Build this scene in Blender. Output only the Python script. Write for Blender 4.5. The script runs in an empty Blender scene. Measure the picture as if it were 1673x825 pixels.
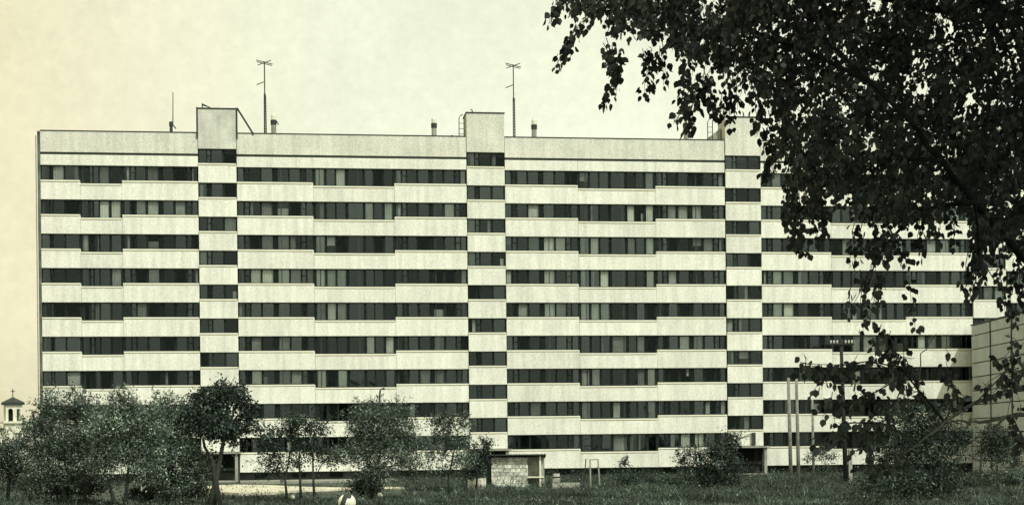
import bpy, math, random
import numpy as np
from math import sin, cos, tan, atan, radians, pi, sqrt
from mathutils import Vector, Matrix, Quaternion
random.seed(7)
RNG = np.random.default_rng(11)
SC = bpy.context.scene
COL = SC.collection

# ------------------------------------------------------------------ camera
F, RHO, HC, PX0, PY0 = 2600.0, 0.011, 2.88, 836.5, 725.0
cd = bpy.data.cameras.new('camera'); cam = bpy.data.objects.new('camera', cd); COL.objects.link(cam)
cd.sensor_width = 36; cd.lens = F / 1673 * 36; cd.shift_y = (PY0 - 412.5) / 1673
cd.clip_start = 0.1; cd.clip_end = 5000
cam.location = (0, 0, HC)
r_ = Vector((cos(RHO), 0, -sin(RHO))); u_ = Vector((sin(RHO), 0, cos(RHO)))
M = Matrix((r_, u_, Vector((0, -1, 0)))).transposed()
cam.rotation_euler = M.to_euler()
SC.camera = cam

# ------------------------------------------------------------------ sky and sun
SUN_AZ, SUN_EL = radians(29), radians(47)          # azimuth measured from the camera's back towards its right
sdir = Vector((sin(SUN_AZ) * cos(SUN_EL), -cos(SUN_AZ) * cos(SUN_EL), sin(SUN_EL)))
W = bpy.data.worlds.new('World'); SC.world = W; W.use_nodes = True
nt = W.node_tree; nt.nodes.clear(); N = nt.nodes.new; L = nt.links.new
out = N('ShaderNodeOutputWorld'); bg = N('ShaderNodeBackground'); bg.inputs['Strength'].default_value = 0.12
sky = N('ShaderNodeTexSky'); sky.sky_type = 'NISHITA'; sky.sun_disc = False
sky.sun_elevation = SUN_EL; sky.sun_rotation = math.atan2(sdir.x, sdir.y)
sky.dust_density = 3.0; sky.air_density = 1.0; sky.ozone_density = 1.0
bw = N('ShaderNodeRGBToBW'); L(sky.outputs[0], bw.inputs[0])
mul = N('ShaderNodeMath'); mul.operation = 'MULTIPLY_ADD'; L(bw.outputs[0], mul.inputs[0])
mul.inputs[1].default_value = 0.36; mul.inputs[2].default_value = 6.75      # thin even overcast veil over the clear sky
tc = N('ShaderNodeTexCoord'); sep = N('ShaderNodeSeparateXYZ'); L(tc.outputs['Generated'], sep.inputs[0])
mr = N('ShaderNodeMapRange'); mr.interpolation_type = 'SMOOTHSTEP'
mr.inputs['From Min'].default_value = -0.40; mr.inputs['From Max'].default_value = -0.06
nz = N('ShaderNodeTexNoise'); nz.inputs['Scale'].default_value = 5.0; nz.inputs['Detail'].default_value = 9; nz.inputs['Roughness'].default_value = 0.75
L(tc.outputs['Generated'], nz.inputs['Vector'])
L(sep.outputs['X'], mr.inputs['Value'])
mix = N('ShaderNodeMix'); mix.data_type = 'RGBA'
mix.inputs[6].default_value = (0.90, 0.82, 0.53, 1); mix.inputs[7].default_value = (0.965, 1.0, 0.775, 1)
L(mr.outputs[0], mix.inputs[0])
vr = N('ShaderNodeMapRange'); vr.inputs['To Min'].default_value = 0.90; vr.inputs['To Max'].default_value = 1.10
vr.inputs['From Min'].default_value = 0.3; vr.inputs['From Max'].default_value = 0.7
L(nz.outputs[0], vr.inputs['Value'])
nz2 = N('ShaderNodeTexNoise'); nz2.inputs['Scale'].default_value = 130.0; nz2.inputs['Detail'].default_value = 4; nz2.inputs['Roughness'].default_value = 0.7
L(tc.outputs['Generated'], nz2.inputs['Vector']); vr2 = N('ShaderNodeMapRange'); vr2.inputs['From Min'].default_value = 0.3; vr2.inputs['From Max'].default_value = 0.7
vr2.inputs['To Min'].default_value = 0.955; vr2.inputs['To Max'].default_value = 1.045; L(nz2.outputs[0], vr2.inputs['Value'])
m3 = N('ShaderNodeMath'); m3.operation = 'MULTIPLY'; L(vr.outputs[0], m3.inputs[0]); L(vr2.outputs[0], m3.inputs[1])
m2 = N('ShaderNodeMath'); m2.operation = 'MULTIPLY'; L(mul.outputs[0], m2.inputs[0]); L(m3.outputs[0], m2.inputs[1])
vm = N('ShaderNodeVectorMath'); vm.operation = 'SCALE'; L(mix.outputs[2], vm.inputs[0]); L(m2.outputs[0], vm.inputs['Scale'])
L(vm.outputs[0], bg.inputs[0]); L(bg.outputs[0], out.inputs[0])

sl = bpy.data.lights.new('sun', 'SUN'); sl.energy = 2.6; sl.angle = radians(0.55); sl.color = (1.0, 0.98, 0.88)
so = bpy.data.objects.new('sun', sl); COL.objects.link(so)
so.rotation_euler = sdir.to_track_quat('Z', 'Y').to_euler(); so.location = (60, -60, 80)

SC.view_settings.view_transform = 'Standard'; SC.view_settings.look = 'None'
SC.view_settings.exposure = 0.0; SC.view_settings.gamma = 1.0
SC.cycles.max_bounces = 6; SC.cycles.transparent_max_bounces = 10

# ------------------------------------------------------------------ helpers
def unroll(px, py):
    u = px - PX0; v = PY0 - py
    return u * cos(RHO) + v * sin(RHO), -u * sin(RHO) + v * cos(RHO)
def at(px, py, Y):
    a, b = unroll(px, py); return Vector((a / F * Y, Y, HC + b / F * Y))
def project(P):
    x, y, z = P[0], P[1], P[2] - HC
    return PX0 + F * (x * cos(RHO) - z * sin(RHO)) / y, PY0 - F * (x * sin(RHO) + z * cos(RHO)) / y
def ground_at(px, py):
    a, b = unroll(px, py); Y = -HC * F / b
    return Vector((a / F * Y, Y, 0))

def mat(name, col, rough=0.8, var=0.15, scale=4.0, bump=0.0, fine=0.0, fscale=60.0, spec=0.3, objvar=0.0, streak=0.0, metal=0.0, trans=0.0, tone=False):
    m = bpy.data.materials.new(name); m.use_nodes = True
    t = m.node_tree; n = t.nodes.new; l = t.links.new
    b = t.nodes['Principled BSDF']; b.inputs['Roughness'].default_value = rough
    b.inputs['Specular IOR Level'].default_value = spec; b.inputs['Metallic'].default_value = metal
    g = n('ShaderNodeNewGeometry')
    def noise(sc, det=5, vec=None):
        q = n('ShaderNodeTexNoise'); q.inputs['Scale'].default_value = sc; q.inputs['Detail'].default_value = det
        l(vec or g.outputs['Position'], q.inputs['Vector']); return q.outputs[0]
    def rng(s, lo, hi, a=0.3, c=0.7):
        q = n('ShaderNodeMapRange'); q.inputs['From Min'].default_value = a; q.inputs['From Max'].default_value = c
        q.inputs['To Min'].default_value = lo; q.inputs['To Max'].default_value = hi; l(s, q.inputs['Value']); return q.outputs[0]
    def mulv(a, c):
        q = n('ShaderNodeMath'); q.operation = 'MULTIPLY'; l(a, q.inputs[0]); l(c, q.inputs[1]); return q.outputs[0]
    f = rng(noise(scale), 1 - var, 1 + var)
    if fine: f = mulv(f, rng(noise(fscale, 3), 1 - fine, 1 + fine))
    if streak:
        mp = n('ShaderNodeMapping'); mp.inputs['Scale'].default_value = (2.2, 2.2, 0.22); l(g.outputs['Position'], mp.inputs[0])
        f = mulv(f, rng(noise(1.0, 6, mp.outputs[0]), 1 - streak, 1.0, 0.35, 0.6))
    if objvar:
        oi = n('ShaderNodeObjectInfo'); f = mulv(f, rng(oi.outputs['Random'], 1 - objvar, 1 + objvar, 0, 1))
    if tone:
        at_ = n('ShaderNodeAttribute'); at_.attribute_name = 'tone'; f = mulv(f, at_.outputs['Fac'])
    vmn = n('ShaderNodeVectorMath'); vmn.operation = 'SCALE'; vmn.inputs[0].default_value = col; l(f, vmn.inputs['Scale'])
    l(vmn.outputs[0], b.inputs['Base Color'])
    if bump:
        bp = n('ShaderNodeBump'); bp.inputs['Strength'].default_value = bump; bp.inputs['Distance'].default_value = 0.02
        l(noise(fscale, 4), bp.inputs['Height']); l(bp.outputs[0], b.inputs['Normal'])
    if trans:
        tr = n('ShaderNodeBsdfTranslucent'); l(vmn.outputs[0], tr.inputs[0]); ms = n('ShaderNodeMixShader'); ms.inputs[0].default_value = trans
        l(b.outputs[0], ms.inputs[1]); l(tr.outputs[0], ms.inputs[2]); l(ms.outputs[0], t.nodes['Material Output'].inputs[0])
    return m

M_PANEL = mat('white_panel', (0.77, 0.79, 0.715), 0.85, 0.06, 0.45, 0.3, 0.12, 7.0, 0.2, 0.05, 0.15)
M_PARA = mat('parapet_render', (0.66, 0.675, 0.60), 0.9, 0.08, 0.5, 0.3, 0.18, 9.0, 0.2, 0.02, 0.14)
M_TOWERTOP = mat('stained_render', (0.60, 0.62, 0.56), 0.9, 0.20, 0.7, 0.3, 0.12, 9.0, 0.2, 0.02, 0.16)
M_LEDGE = mat('pale_ledge', (0.80, 0.80, 0.68), 0.7, 0.06, 1.0)
M_DARKMETAL = mat('dark_metal', (0.035, 0.045, 0.042), 0.6, 0.2, 3.0)
M_PIER = mat('dark_pier', (0.010, 0.016, 0.014), 0.8, 0.3, 2.0, spec=0.1)
M_FRAME = mat('dark_frame', (0.011, 0.018, 0.016), 0.7, 0.3, 2.0, objvar=0.3, spec=0.1)
M_INT = mat('interior', (0.04, 0.05, 0.046), 0.9, 0.3, 0.5)
M_CURT = mat('curtain', (0.33, 0.34, 0.32), 0.9, 0.25, 1.2, objvar=0.55)
M_CURTW = mat('white_curtain', (0.66, 0.67, 0.60), 0.9, 0.1, 1.2, objvar=0.1)
M_CONC = mat('concrete', (0.30, 0.31, 0.27), 0.9, 0.2, 1.2, 0.4, 0.12, 12.0)
M_GREY = mat('grey_wall_panel', (0.52, 0.57, 0.545), 0.9, 0.09, 0.5, 0.3, 0.14, 8.0, 0.2, 0.05, 0.10)
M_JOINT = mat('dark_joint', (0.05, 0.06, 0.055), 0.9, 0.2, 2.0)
M_PLINTH = mat('dark_plinth', (0.045, 0.055, 0.05), 0.9, 0.35, 0.8, 0.0, 0.2, 6.0)
M_ROOF = mat('roof_felt', (0.06, 0.065, 0.06), 0.9, 0.2, 1.0)
M_WOOD = mat('weathered_wood', (0.30, 0.31, 0.27), 0.85, 0.2, 3.0, 0.3, 0.2, 25.0)
M_BLACKPOLE = mat('tarred_wood', (0.022, 0.028, 0.026), 0.8, 0.3, 3.0)
M_WHITE = mat('whitewash', (0.78, 0.78, 0.66), 0.85, 0.10, 1.5, 0.2, 0.1, 12.0)
M_STONE = mat('rough_stone', (0.54, 0.56, 0.49), 0.9, 0.35, 2.2, 0.7, 0.4, 9.0, 0.2, 0.28)
M_BARK = mat('bark', (0.035, 0.042, 0.037), 0.9, 0.35, 3.0, 0.5, 0.2, 30.0)
M_BARKL = mat('pale_bark', (0.085, 0.095, 0.082), 0.9, 0.35, 5.0, 0.5, 0.25, 40.0)
M_INS = mat('porcelain', (0.50, 0.52, 0.47), 0.3, 0.05, 3.0)

def leafmat(name, col, var=0.45, sc=1.3, trans=0.25, fine=0.35, fs=7.0):
    return mat(name, col, 0.65, var, sc, 0, fine, fs, 0.25, trans=trans, tone=True)
M_LSILVER = leafmat('silver_leaf', (0.125, 0.162, 0.132))
M_LMID = leafmat('mid_leaf', (0.086, 0.115, 0.094))
M_LDARK = leafmat('dark_leaf', (0.040, 0.058, 0.048))
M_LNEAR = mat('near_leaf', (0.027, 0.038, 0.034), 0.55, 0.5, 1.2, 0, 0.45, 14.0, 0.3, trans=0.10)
M_WEED = leafmat('weed', (0.052, 0.070, 0.058), 0.5, 0.5, 0.2)

def glass_mat():
    m = bpy.data.materials.new('window_glass'); m.use_nodes = True
    t = m.node_tree; t.nodes.clear(); n = t.nodes.new; l = t.links.new
    o = n('ShaderNodeOutputMaterial'); tr = n('ShaderNodeBsdfTransparent'); tr.inputs[0].default_value = (0.90, 0.92, 0.91, 1)
    gl = n('ShaderNodeBsdfGlossy'); gl.inputs[0].default_value = (0.86, 0.98, 1.0, 1); gl.inputs['Roughness'].default_value = 0.03
    fr = n('ShaderNodeFresnel'); fr.inputs[0].default_value = 1.5
    oi = n('ShaderNodeObjectInfo'); mp = n('ShaderNodeMapRange'); mp.inputs['To Min'].default_value = 0.9; mp.inputs['To Max'].default_value = 1.7
    l(oi.outputs['Random'], mp.inputs['Value'])
    k = n('ShaderNodeMath'); k.operation = 'MULTIPLY'; l(fr.outputs[0], k.inputs[0])
    g = n('ShaderNodeNewGeometry'); at_ = n('ShaderNodeAttribute'); at_.attribute_name = 'tone'; l(at_.outputs['Fac'], k.inputs[1]); q = n('ShaderNodeTexNoise'); q.inputs['Scale'].default_value = 1.4; q.inputs['Detail'].default_value = 2
    l(g.outputs['Position'], q.inputs['Vector']); bp = n('ShaderNodeBump'); bp.inputs['Strength'].default_value = 0.25; bp.inputs['Distance'].default_value = 0.02
    l(q.outputs[0], bp.inputs['Height']); l(bp.outputs[0], gl.inputs['Normal'])
    mx = n('ShaderNodeMixShader'); l(k.outputs[0], mx.inputs[0]); l(tr.outputs[0], mx.inputs[1]); l(gl.outputs[0], mx.inputs[2])
    l(mx.outputs[0], o.inputs[0]); return m
M_GLASS = glass_mat()

class MB:
    def __init__(s): s.v = []; s.f = []
    def box(s, x0, x1, y0, y1, z0, z1):
        b = len(s.v)
        s.v += [(x0, y0, z0), (x1, y0, z0), (x1, y1, z0), (x0, y1, z0), (x0, y0, z1), (x1, y0, z1), (x1, y1, z1), (x0, y1, z1)]
        s.f += [(b, b+3, b+2, b+1), (b+4, b+5, b+6, b+7), (b, b+1, b+5, b+4), (b+1, b+2, b+6, b+5), (b+2, b+3, b+7, b+6), (b+3, b, b+4, b+7)]
        return s
    def tube(s, pts, rad, n=6, caps=True):
        pts = [Vector(p) for p in pts]; m = len(pts)
        if not hasattr(rad, '__len__'): rad = [rad] * m
        b = len(s.v)
        for i, p in enumerate(pts):
            d = (pts[min(i+1, m-1)] - pts[max(i-1, 0)])
            d = d.normalized() if d.length > 1e-9 else Vector((0, 0, 1))
            a = d.cross(Vector((0, 0, 1)) if abs(d.z) < 0.9 else Vector((1, 0, 0))).normalized(); c = d.cross(a)
            for k in range(n):
                w = 2 * pi * k / n; q = p + (a * cos(w) + c * sin(w)) * rad[i]; s.v.append(tuple(q))
        for i in range(m - 1):
            for k in range(n):
                k2 = (k + 1) % n
                s.f.append((b+i*n+k, b+i*n+k2, b+(i+1)*n+k2, b+(i+1)*n+k))
        if caps:
            s.f.append(tuple(b+k for k in range(n))[::-1]); s.f.append(tuple(b+(m-1)*n+k for k in range(n)))
        return s
    def prism(s, poly, z0, z1):            # vertical prism of an (x, y) outline
        b = len(s.v); n = len(poly)
        s.v += [(x, y, z0) for x, y in poly] + [(x, y, z1) for x, y in poly]
        s.f += [tuple(range(b+n-1, b-1, -1)), tuple(range(b+n, b+2*n))]
        s.f += [(b+i, b+(i+1) % n, b+n+(i+1) % n, b+n+i) for i in range(n)]
        return s
    def lathe(s, prof, n=14, c=(0, 0)):    # (radius, z) rings
        b = len(s.v); m = len(prof)
        for r, z in prof:
            for k in range(n): s.v.append((c[0] + r*cos(2*pi*k/n), c[1] + r*sin(2*pi*k/n), z))
        for i in range(m-1):
            for k in range(n): s.f.append((b+i*n+k, b+i*n+(k+1) % n, b+(i+1)*n+(k+1) % n, b+(i+1)*n+k))
        s.f.append(tuple(range(b+n-1, b-1, -1))); s.f.append(tuple(b+(m-1)*n+k for k in range(n)))
        return s
    def mesh(s, name, m):
        me = bpy.data.meshes.new(name); me.from_pydata(s.v, [], s.f); me.materials.append(m); return me
def obj(name, me, parent=None, loc=(0, 0, 0), m=None, smooth=False, rz=0):
    if isinstance(me, MB): me = me.mesh(name, m)
    o = bpy.data.objects.new(name, me); COL.objects.link(o); o.location = loc
    if rz: o.rotation_euler = (0, 0, rz)
    if parent: o.parent = parent
    if smooth: me.polygons.foreach_set('use_smooth', [True] * len(me.polygons))
    return o
def tag(o, label=None, cat=None, group=None, kind=None):
    if label: o['label'] = label
    if cat: o['category'] = cat
    if group: o['group'] = group
    if kind: o['kind'] = kind
    return o
def empty(name, loc=(0, 0, 0), rz=0):
    o = bpy.data.objects.new(name, None); COL.objects.link(o); o.location = loc; o.rotation_euler = (0, 0, rz)
    o.empty_display_size = 0.3; return o
def npmesh(name, V, Fa, m, tone=None):
    me = bpy.data.meshes.new(name); V = np.asarray(V, np.float32); Fa = np.asarray(Fa, np.int32)
    k = Fa.shape[1]; me.vertices.add(len(V)); me.vertices.foreach_set('co', V.ravel())
    me.loops.add(Fa.size); me.loops.foreach_set('vertex_index', Fa.ravel())
    me.polygons.add(len(Fa)); me.polygons.foreach_set('loop_start', np.arange(0, Fa.size, k, dtype=np.int32))
    me.polygons.foreach_set('loop_total', np.full(len(Fa), k, np.int32))
    me.update(calc_edges=True); me.materials.append(m)
    if tone is not None:
        at_ = me.attributes.new('tone', 'FLOAT', 'POINT'); at_.data.foreach_set('value', np.asarray(tone, np.float32))
    return me

# ------------------------------------------------------------------ ground, path
def build_ground():
    # one sheet to the horizon, finer where it is seen
    xs = np.concatenate([[-3000, -900, -300, -120], np.linspace(-60, 60, 81), [120, 300, 900, 3000]])
    ys = np.concatenate([[-300, -60, 0, 30], np.linspace(60, 134, 60), [160, 300, 900, 3500]])
    X, Y = np.meshgrid(xs, ys); inn = (np.abs(X) < 60) & (Y > 60) & (Y < 134)
    Z = np.where(inn, 0.07*np.sin(X*0.31+1)*np.sin(Y*0.23)+0.05*np.sin(X*0.9)*np.sin(Y*0.7+2), 0)
    # low bank of earth along the foot of the building
    Z = Z - 0.03
    V = np.stack([X.ravel(), Y.ravel(), Z.ravel()], 1); nx = len(xs); i, j = np.meshgrid(np.arange(nx-1), np.arange(len(ys)-1))
    a = (j*nx+i).ravel(); Fa = np.stack([a, a+1, a+nx+1, a+nx], 1)
    m = mat('earth_and_grass', (0.060, 0.076, 0.061), 0.95, 0.45, 0.35, 0.6, 0.45, 3.0)
    return tag(obj('ground', npmesh('ground', V, Fa, m)), kind='structure')
build_ground()
def build_path():
    m = mat('pale_path', (0.60, 0.58, 0.46), 0.9, 0.22, 0.8, 0.3, 0.2, 6.0)
    # worn pale footpath on the left, narrowing to the right into a kerb line
    up = [(300, 799), (330, 796), (360, 794), (390, 793), (440, 794), (500, 797), (560, 798), (640, 797), (700, 799)]
    lo = [(300, 801), (330, 803), (360, 806), (390, 807), (440, 806), (500, 801.5), (560, 800.5), (640, 799), (700, 800)]
    b = MB(); n = len(up)
    for p in up + lo:
        g = ground_at(*p); b.v.append((g.x, g.y, 0.10))
    for p in up + lo:
        g = ground_at(*p); b.v.append((g.x, g.y, -0.2))
    for k in range(n-1):
        b.f += [(n+k, n+k+1, k+1, k), (3*n+k, 3*n+k+1, n+k+1, n+k), (k, k+1, 2*n+k+1, 2*n+k)]
    b.f += [(0, 2*n, 3*n, n), (n-1, 2*n-1, 4*n-1, 3*n-1)]
    tag(obj('path', b, m=m), kind='structure')
    # pavement strip close to the building
    b = MB()
    q = [ground_at(392, 784.5), ground_at(650, 783), ground_at(650, 786.5), ground_at(392, 788)]
    b.prism([(p.x, p.y) for p in q][::-1], -0.1, 0.11)
    tag(obj('pavement', b, m=M_CONC), kind='structure')
build_path()

# ------------------------------------------------------------------ the apartment block (local x along facade, y into it)
D0, ALPHA = 134.8, atan(0.131)
bld = empty('apartment_building', (0, D0, 0), ALPHA)
tag(bld, 'long nine storey apartment block with white bands between dark ribbon windows', 'building')
def fac_point(px, py, dy=0.0):            # world point on the facade plane (set back by dy)
    a, b = unroll(px, py); Y = D0 / (1 - 0.131 * a / F)
    P = Vector((Y*a/F, Y, HC + Y*b/F)); 
    if dy: P = P * 1.0; P += Vector((-sin(ALPHA), cos(ALPHA), 0)) * dy
    return P
TOP, GB, GT, RB, RT = 28.82, 26.90, 27.10, 24.82, 26.04
FL = 2.8; GH = 1.22; Z0 = 0.77; DROP = 0.27; GY = 0.20      # GY: depth of the glass line behind the panels
SEC = [  # start, (part widths), patterns
    (-38.55, [('s1l', 3.15, 0), ('s1m', 3.35, 1), ('r', 6.15, 0)]),
    (-22.75, [('l', 6.28, 0), ('m', 6.75, 1), ('r', 6.10, 0)]),
    (-0.35, [('l', 6.25, 0), ('m', 6.75, 1), ('r', 6.10, 0)]),
    (21.95, [('l', 6.25, 0), ('m', 6.75, 1), ('r', 6.10, 0)]),
    (44.15, [('l', 6.28, 0), ('m', 6.75, 1)]),
]
TOW = [(-25.88, 3.11), (-3.60, 3.22), (18.80, 3.12), (41.08, 3.04)]
# window patterns in fractions of the part: list of windows; each window = list of (x0, x1, vent?)
PAT = {
 'l': (124.0, [[(1.5, 10, 0), (13, 18.5, 1), (21.5, 36.5, 0), (40, 57, 0)], [(66, 83, 0), (86, 102, 0), (104.5, 110.5, 1), (113, 122.5, 0)]]),
 'r': (119.0, [[(3, 11, 0), (13.5, 19, 1), (22, 36, 0), (40, 56, 0)], [(64, 79, 0), (83, 98, 0), (101, 107, 1), (109.5, 117, 0)]]),
 'm': (131.0, [[(4, 17.5, 0), (21.5, 34.5, 0), (37.5, 51.5, 0)], [(56.5, 79.5, 0)], [(84, 96, 0), (98.5, 111, 0), (115.5, 128, 0)]]),
 's1l': (64.0, [[(1.5, 13, 0), (15, 18, 1), (20, 37, 0), (40, 61, 0)]]),
 's1m': (68.0, [[(2.5, 12, 0), (16, 19, 1), (22, 29, 0), (31.5, 46, 0), (50, 65, 0)]]),
 't': (60.0, [[(1.5, 12, 0), (14, 18.5, 1), (21, 37.5, 0), (41, 58, 0)]]),
}
mesh_cache = {}
def window_mesh(kind, wi, width, h):
    key = ('w', kind, wi, round(width, 3), round(h, 3))
    if key in mesh_cache: return mesh_cache[key]
    tot, wins = PAT[kind]; k = width / tot; ps = wins[wi]
    b = MB(); x0 = ps[0][0]*k - 0.06 if wi else 0.003; x1 = ps[-1][1]*k + 0.06 if wi < len(wins) - 1 else width - 0.003; t = 0.07
    b.box(x0, x1, 0, 0.09, 0, t); b.box(x0, x1, 0.001, 0.091, h - t, h)
    edges = [x0] + [None] * 0
    prev = x0
    for (a, c, v) in ps:
        b.box(prev, a*k, 0.002, 0.088, t, h - t); prev = c*k
        if v: b.box(a*k, c*k, 0.004, 0.084, h*0.52, h*0.52 + 0.07)
    b.box(prev, x1, 0.002, 0.088, t, h - t)
    me = b.mesh('window', M_FRAME); mesh_cache[key] = me; return me
def pane_mesh(w, h, tn):
    key = ('p', round(w, 2), round(h, 2), tn)
    if key not in mesh_cache:
        me = MB().box(0, w, 0, 0.012, 0, h).mesh('pane', M_GLASS); a_ = me.attributes.new('tone', 'FLOAT', 'POINT'); a_.data.foreach_set('value', [tn]*8); mesh_cache[key] = me
    return mesh_cache[key]
def curtain_mesh(w, h, white=False, fr=1.0):
    key = ('c', round(w, 2), round(h, 2), white, fr)
    if key not in mesh_cache:
        b = MB(); n = max(4, int(w / 0.09))
        for i in range(n + 1):
            x = w * i / n; y = 0.025 * (1 if i % 2 else -1)
            b.v += [(x, y, 0), (x, y, h)]
        for i in range(n): b.f.append((2*i, 2*i+2, 2*i+3, 2*i+1))
        mesh_cache[key] = b.mesh('curtain', M_CURTW if white else M_CURT)
    return mesh_cache[key]
pane_jobs = []; n_curt = 0
# hand-picked lighter curtains (section, row from top, part, pane index) read off the photograph
LIGHT = {(1, 0, 'm', 0), (1, 0, 'm', 2), (1, 3, 'l', 2), (1, 3, 'l', 3), (1, 3, 'l', 4), (1, 3, 'l', 5), (1, 3, 'm', 0), (1, 3, 'm', 1), (1, 3, 'm', 2),
         (1, 4, 'm', 0), (1, 4, 'm', 1), (1, 4, 'm', 2), (1, 1, 'm', 4), (1, 1, 'm', 6), (1, 1, 'r', 5), (1, 2, 'l', 4), (1, 2, 'm', 0), (1, 5, 'm', 4), (1, 5, 'm', 6),
         (1, 6, 'l', 2), (1, 6, 'l', 4), (1, 6, 'l', 5), (1, 6, 'm', 0), (1, 6, 'm', 2), (1, 6, 'r', 3), (1, 6, 'r', 4),
         (2, 2, 'l', 4), (2, 2, 'l', 5), (2, 2, 'm', 0), (2, 2, 'm', 1), (2, 2, 'm', 4), (2, 2, 'm', 6), (2, 3, 'l', 4), (2, 3, 'm', 0), (2, 3, 'm', 2), (2, 3, 'm', 6),
         (2, 4, 'l', 4), (2, 4, 'l', 5), (2, 4, 'm', 0), (2, 4, 'm', 1), (2, 4, 'm', 2), (2, 1, 'm', 4), (2, 1, 'm', 6), (2, 1, 'r', 3), (2, 7, 'm', 0), (2, 8, 'r', 3), (2, 8, 'r', 4), (2, 8, 'r', 6),
         (2, 5, 'l', 6), (2, 5, 'r', 3), (2, 6, 'm', 5), (2, 6, 'm', 6), (0, 1, 'r', 2), (0, 1, 'r', 3), (0, 1, 's1m', 3), (0, 1, 's1m', 4),
         (3, 2, 'r', 4), (3, 2, 'r', 5), (3, 3, 'l', 2), (3, 3, 'l', 3), (3, 4, 'l', 2), (3, 4, 'l', 3), (3, 5, 'm', 2), (3, 5, 'r', 2), (3, 5, 'r', 3), (3, 5, 'r', 4), (3, 5, 'm', 4), (3, 6, 'm', 2)}
def place_windows(si, row, kind, x0, width, zb, h, yg):
    global n_curt
    tot, wins = PAT[kind]; k = width / tot; idx = 0
    for wi, ps in enumerate(wins):
        me = window_mesh(kind, wi, width, h)
        wx = ps[0][0]*k; w = obj('window', me, bld, (x0, yg, zb))
        for (a, c, v) in ps:
            pw = (c - a)*k; ph = h - 0.14; px = x0 + a*k
            score = pw * ph * (1.0 if si in (1, 2) else (0.97 if si in (0, 10, 11, 12) else 0.8))
            if si >= 3 and row < 3 and si < 10: score *= 0.3
            if row > 6 and si < 2: score *= 0.7
            pane_jobs.append((score, w, a*k, 0.035, 0.07, pw, ph, (x0 + a*k, yg + 0.035, zb + 0.07)))
            lt = (si, row, kind, idx) in LIGHT
            rr = random.random()
            if not v and n_curt < 285 and (lt or rr < 0.20):
                full = lt or random.random() < 0.5
                cw = pw if full else pw * random.choice((0.35, 0.5, 0.3)); ch = ph if random.random() < 0.8 or lt else ph * 0.55
                off = 0 if random.random() < 0.6 else pw - cw
                cm = curtain_mesh(round(cw, 1), round(ch, 1), lt and random.random() < 0.45)
                zz = 0.07 + (ph - ch if random.random() < 0.5 else 0)
                obj('curtain', cm, w, (a*k + off, 0.17, zz)); n_curt += 1
            idx += 1
def panel_mesh(w, h, t, m, name):
    key = (name, round(w, 3), round(h, 3), t, m.name)
    if key not in mesh_cache:
        g = 0.006; c = 0.02
        b = MB(); x0, x1 = g, w - g; n = len(b.v)
        # chamfered front edges
        b.v += [(x0+c, 0, c), (x1-c, 0, c), (x1-c, 0, h-c), (x0+c, 0, h-c), (x0, c, 0), (x1, c, 0), (x1, c, h), (x0, c, h), (x0, t, 0), (x1, t, 0), (x1, t, h), (x0, t, h)]
        b.f += [(0, 1, 2, 3), (0, 4, 5, 1), (1, 5, 6, 2), (2, 6, 7, 3), (3, 7, 4, 0), (4, 8, 9, 5), (5, 9, 10, 6), (6, 10, 11, 7), (7, 11, 8, 4), (8, 11, 10, 9)]
        mesh_cache[key] = b.mesh(name, m)
    return mesh_cache[key]
def panel(x0, w, z0, z1, y=0.0, t=0.18, m=None, ledge=True, inset=0.10):
    lh = 0.19 if ledge else 0.0
    p = obj('facade_panel', panel_mesh(w, z1 - z0 - lh, t, m or M_PANEL, 'facade_panel'), bld, (x0, y, z0))
    if ledge:
        key = ('ledge', round(w, 3))
        if key not in mesh_cache:
            b = MB(); b.box(0.0, w, 0.06, 0.178, 0, 0.078); b.box(0.01, w - 0.03, -0.05, 0.20, 0.08, 0.19)
            mesh_cache[key] = b.mesh('ledge', M_LEDGE)
        obj('ledge', mesh_cache[key], p, (0, 0, z1 - z0 - lh))
    return p
for si, (s0, parts) in enumerate(SEC):
    x = s0; w_all = sum(p[1] for p in parts)
    # parapet with a dark shadow groove below it, and the band over the top windows
    obj('parapet', panel_mesh(w_all, TOP - GT, 0.22, M_PARA, 'parapet'), bld, (s0, 0.0, GT))
    obj('parapet_flashing', MB().box(0, w_all, -0.04, 0.30, 0, 0.07), bld, (s0, 0, TOP + 0.002), M_DARKMETAL)
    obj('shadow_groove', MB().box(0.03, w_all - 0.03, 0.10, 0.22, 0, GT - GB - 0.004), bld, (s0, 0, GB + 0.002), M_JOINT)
    for kind, wd, low in parts:
        dr = DROP if low else 0
        panel(x, wd, RT, GB, ledge=False)
        for k in range(9):
            gt = RT - (8-k)*FL; gb = gt - GH - dr
            place_windows(si, 8-k, kind, x, wd, gb, GH + dr, GY)
            pb = Z0 if k == 0 else RT - (9-k)*FL
            panel(x, wd, pb, gb)
            # dark piers between the windows of this strip
            tot, wins = PAT[kind]; kk = wd/tot
            for q in range(len(wins) - 1):
                a0, a1 = wins[q][-1][1]*kk + 0.062, wins[q+1][0][0]*kk - 0.062
                if a1 - a0 > 0.02:
                    key = ('pier', round(a1 - a0, 2), low)
                    if key not in mesh_cache: mesh_cache[key] = MB().box(0, a1 - a0, -0.02, 0.14, 0, GH + dr).mesh('window_pier', M_PIER)
                    obj('window_pier', mesh_cache[key], bld, (x + a0, GY, gb))
        x += wd
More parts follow.
